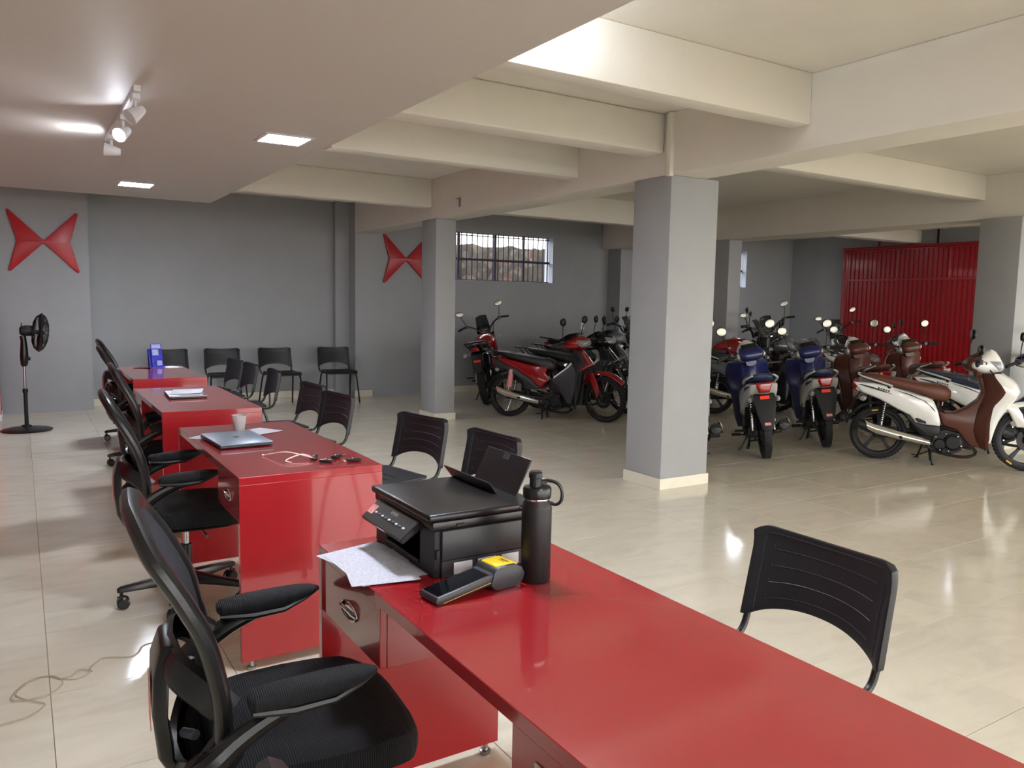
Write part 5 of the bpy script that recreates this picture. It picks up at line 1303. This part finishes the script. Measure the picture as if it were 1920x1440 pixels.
    ffd = F('front_fender', lambda b: b.grid(lambda u, w: (WB + (RF + .05 + .02 * (1 - (2 * w - 1) ** 2)) * math.cos(R(20) + R(135) * u), .07 * (2 * w - 1), RF + (RF + .05 + .02 * (1 - (2 * w - 1) ** 2)) * math.sin(R(20) + R(135) * u)), 20, 8, (0, 0, -.006)), c.get('fender', mt), 'rffd', ang=60)
    hb = F('handlebar', lambda b: b.tube(crv([(.86, -.39, 1.145), (.90, -.28, 1.165), (.955, -.16, 1.12), (.985, -.06, 1.03), (.985, .06, 1.03), (.955, .16, 1.12), (.90, .28, 1.165), (.86, .39, 1.145)], 5), .0115, 10), bs, 'rhb')
    for s in (-1, 1):
        part('grip', lambda b: b.tube([(.895, s * .29, 1.164), (.857, s * .40, 1.143)], .018, 10), M['rubber'], hb, key='rgr%d' % s)
        part('switch_box', lambda b: b.box((.91, s * .255, 1.16), (.05, .05, .045)), bp_, hb, key='rsb%d' % s, bev=(.006, 2))
        part('lever', lambda b: b.tube(crv([(.94, s * .26, 1.165), (.93, s * .33, 1.155), (.885, s * .41, 1.14)], 4), .006, 6), bs, hb, key='rlv%d' % s)
        mirror(t, (.915, s * .26, 1.17), (.90, s * .31, 1.345), S, False, 'rmi%d' % s, c.get('mirror'))
    hl = F('headlight', lambda b: b.loft([rsec(x, a, d, w, 20, 2.6) for x, a, d, w in ((1.04, .86, 1.02, .07), (1.09, .83, 1.05, .10), (1.14, .83, 1.05, .11), (1.18, .85, 1.03, .10))]), c.get('nose', mt), 'rhl')
    part('headlight_lens', lambda b: b.loft([rsec(x, a, d, w, 20, 2.6) for x, a, d, w in ((1.178, .855, 1.025, .098), (1.20, .87, 1.01, .085), (1.208, .90, .98, .05))]), M['lens'], hl, key='rhll')
    part('instruments', lambda b: b.loft([rsec(x, a, d, w, 16, 2.8) for x, a, d, w in ((.99, 1.035, 1.06, .05), (1.0, 1.03, 1.10, .075), (1.05, 1.04, 1.12, .075), (1.06, 1.06, 1.11, .06))]), bp_, hl, key='rins')
    for s in (-1, 1): part('front_indicator', lambda b: (b.tube([(1.06, s * .09, .90), (1.05, s * .19, .90)], .007, 6), b.ell((1.05, s * .205, .90), (.022, .034, .022), 12, 8)), M['lens'], hl, key='rfi%d' % s)
    ws = F('windscreen', lambda b: b.grid(lambda u, w: (1.17 - .15 * w - .06 * (2 * u - 1) ** 2, (2 * u - 1) * (.115 - .03 * w), 1.03 + .25 * w - .02 * (2 * u - 1) ** 2), 12, 10, (.004, 0, 0)), M['smoke'], 'rws', ang=60)
    if c.get('bag'):
        def bag(b):
            b.ell((1.11, 0, 1.13), (.12, .17, .17), 28, 20)
            b.v = [tuple(Vector(p) + noise.noise_vector(Vector(p) * 9) * .05 + noise.noise_vector(Vector(p) * 26) * .02) for p in b.v]
        part('plastic_bag', bag, M['bag'], ws, key='rbag', ang=15)
    part('brake_hose', lambda b: b.tube(crv([(.92, -.24, 1.15), (1.05, -.16, 1.08), (1.12, -.12, .80), (1.28, -.11, .42)], 6), .006, 6), M['rubber'], t, key='rhose').matrix_basis = S
    return t

WB_ = dict(body=M['white_gl'], front=M['white_gl'], cowl=M['white_gl'], inner=M['brown'], dashc=M['brown'], seat=M['brownseat'])
BL_ = dict(body=M['silver_gl'], front=M['silver_gl'], cowl=M['silver_gl'], inner=M['navy'], dashc=M['navy'], seat=M['navyseat'])
RED_ = dict(body=M['red_gl'], front=M['red_gl'], cowl=M['red_gl'], inner=M['blackmt'], dashc=M['blackmt'], seat=M['blackseat'], red_type=True, wheel='wire', film=True)
BLK_ = dict(body=M['black_gl'], front=M['black_gl'], cowl=M['black_gl'], inner=M['blackmt'], dashc=M['blackmt'], seat=M['blackseat'], red_type=True, wheel='wire', film=True)
GRY_ = dict(body=M['red_gl'], front=M['grey_gl'], cowl=M['grey_gl'], inner=M['blackmt'], dashc=M['blackmt'], seat=M['blackseat'], red_type=True, wheel='wire', film=True)
GR2_ = dict(body=M['grey_gl'], front=M['grey_gl'], cowl=M['grey_gl'], inner=M['blackmt'], dashc=M['blackmt'], seat=M['blackseat'], film=True)
def ang(dx, dy): return math.degrees(math.atan2(dy, dx))
# left group, under the barred window
cub((5.27, 8.48), ang(.76, -.95), 'glossy red underbone motorbike with spoked wheels in front of the barred window', RED_, -4, -18)
cub((6.05, 8.95), ang(.76, -.95), 'black underbone motorbike with wrapped seat directly behind the red one', BLK_, -4, 0)
cub((6.74, 9.58), ang(.76, -.95), 'grey fronted underbone motorbike half hidden by the big pillar', GRY_, -4, -10)
roadster((5.62, 9.62), ang(.62, .78), 'red tanked trail motorcycle seen from behind below the barred window', dict(tank=M['red_gl'], side=M['black_gl'], tail=M['black_gl'], knobs=True), -11, 18)
roadster((7.3, 10.2), ang(.76, -.95), 'motorcycle with red mirror peeping out left of the big pillar', dict(tank=M['black_gl'], bag=True, mirror=M['redemb']), -4, -10)
# right group
cub((7.03, 4.53), ang(.566, -.825), 'white underbone motorbike with brown seat and leg shield, nearest on the right', dict(WB_, tyre_mark=True, fold=True), 0, 8)
cub((6.03, 5.02), ang(.66, .75), 'left one of the two navy blue scooters seen from behind', BL_, -7, 10)
cub((7.12, 5.16), ang(.68, .73), 'right one of the two navy blue scooters, its seat wrapped in plastic', dict(BL_, film=True), -7, 10)
cub((5.22, 5.10), ang(.66, .75), 'navy scooter hidden behind the big pillar with only its exhaust showing', BL_, -7, 6)
cub((8.50, 5.42), ang(.62, .78), 'white and brown underbone motorbike left of its twin near the red gate', WB_, -7, 8)
cub((9.66, 5.45), ang(.62, .78), 'white and brown underbone motorbike right of its twin near the red gate', WB_, -7, 8)
cub((8.12, 4.58), ang(.566, -.825), 'white underbone motorbike with blue wrapped seat beyond the brown seated one', dict(BL_, body=M['white_gl'], front=M['white_gl'], cowl=M['white_gl'], film=True), -4, -28)
cub((10.85, 7.72), ang(.62, -.78), 'white fronted underbone motorbike facing out in front of the red gate', dict(WB_, film=True), -4, 5)
cub((7.93, 7.52), ang(.62, -.78), 'grey underbone motorbike between the two navy blue scooters', GR2_, -4, 5)
roadster((8.12, 8.38), ang(.60, -.80), 'red tanked motorcycle with bagged windscreen right of the big pillar', dict(tank=M['red_gl'], shroud=M['red_gl'], bag=True), -5, 0)
roadster((9.75, 7.75), ang(.72, .69), 'tall black motorcycle with raised handlebar in the back corner', dict(tank=M['black_gl'], knobs=True), -14, 10, 1.06)
roadster((11.9, 8.15), ang(.74, .67), 'white and black motorcycle with bagged windscreen before the red gate', dict(tank=M['black_gl'], shroud=M['white_gl'], bag=True), -10, 16)
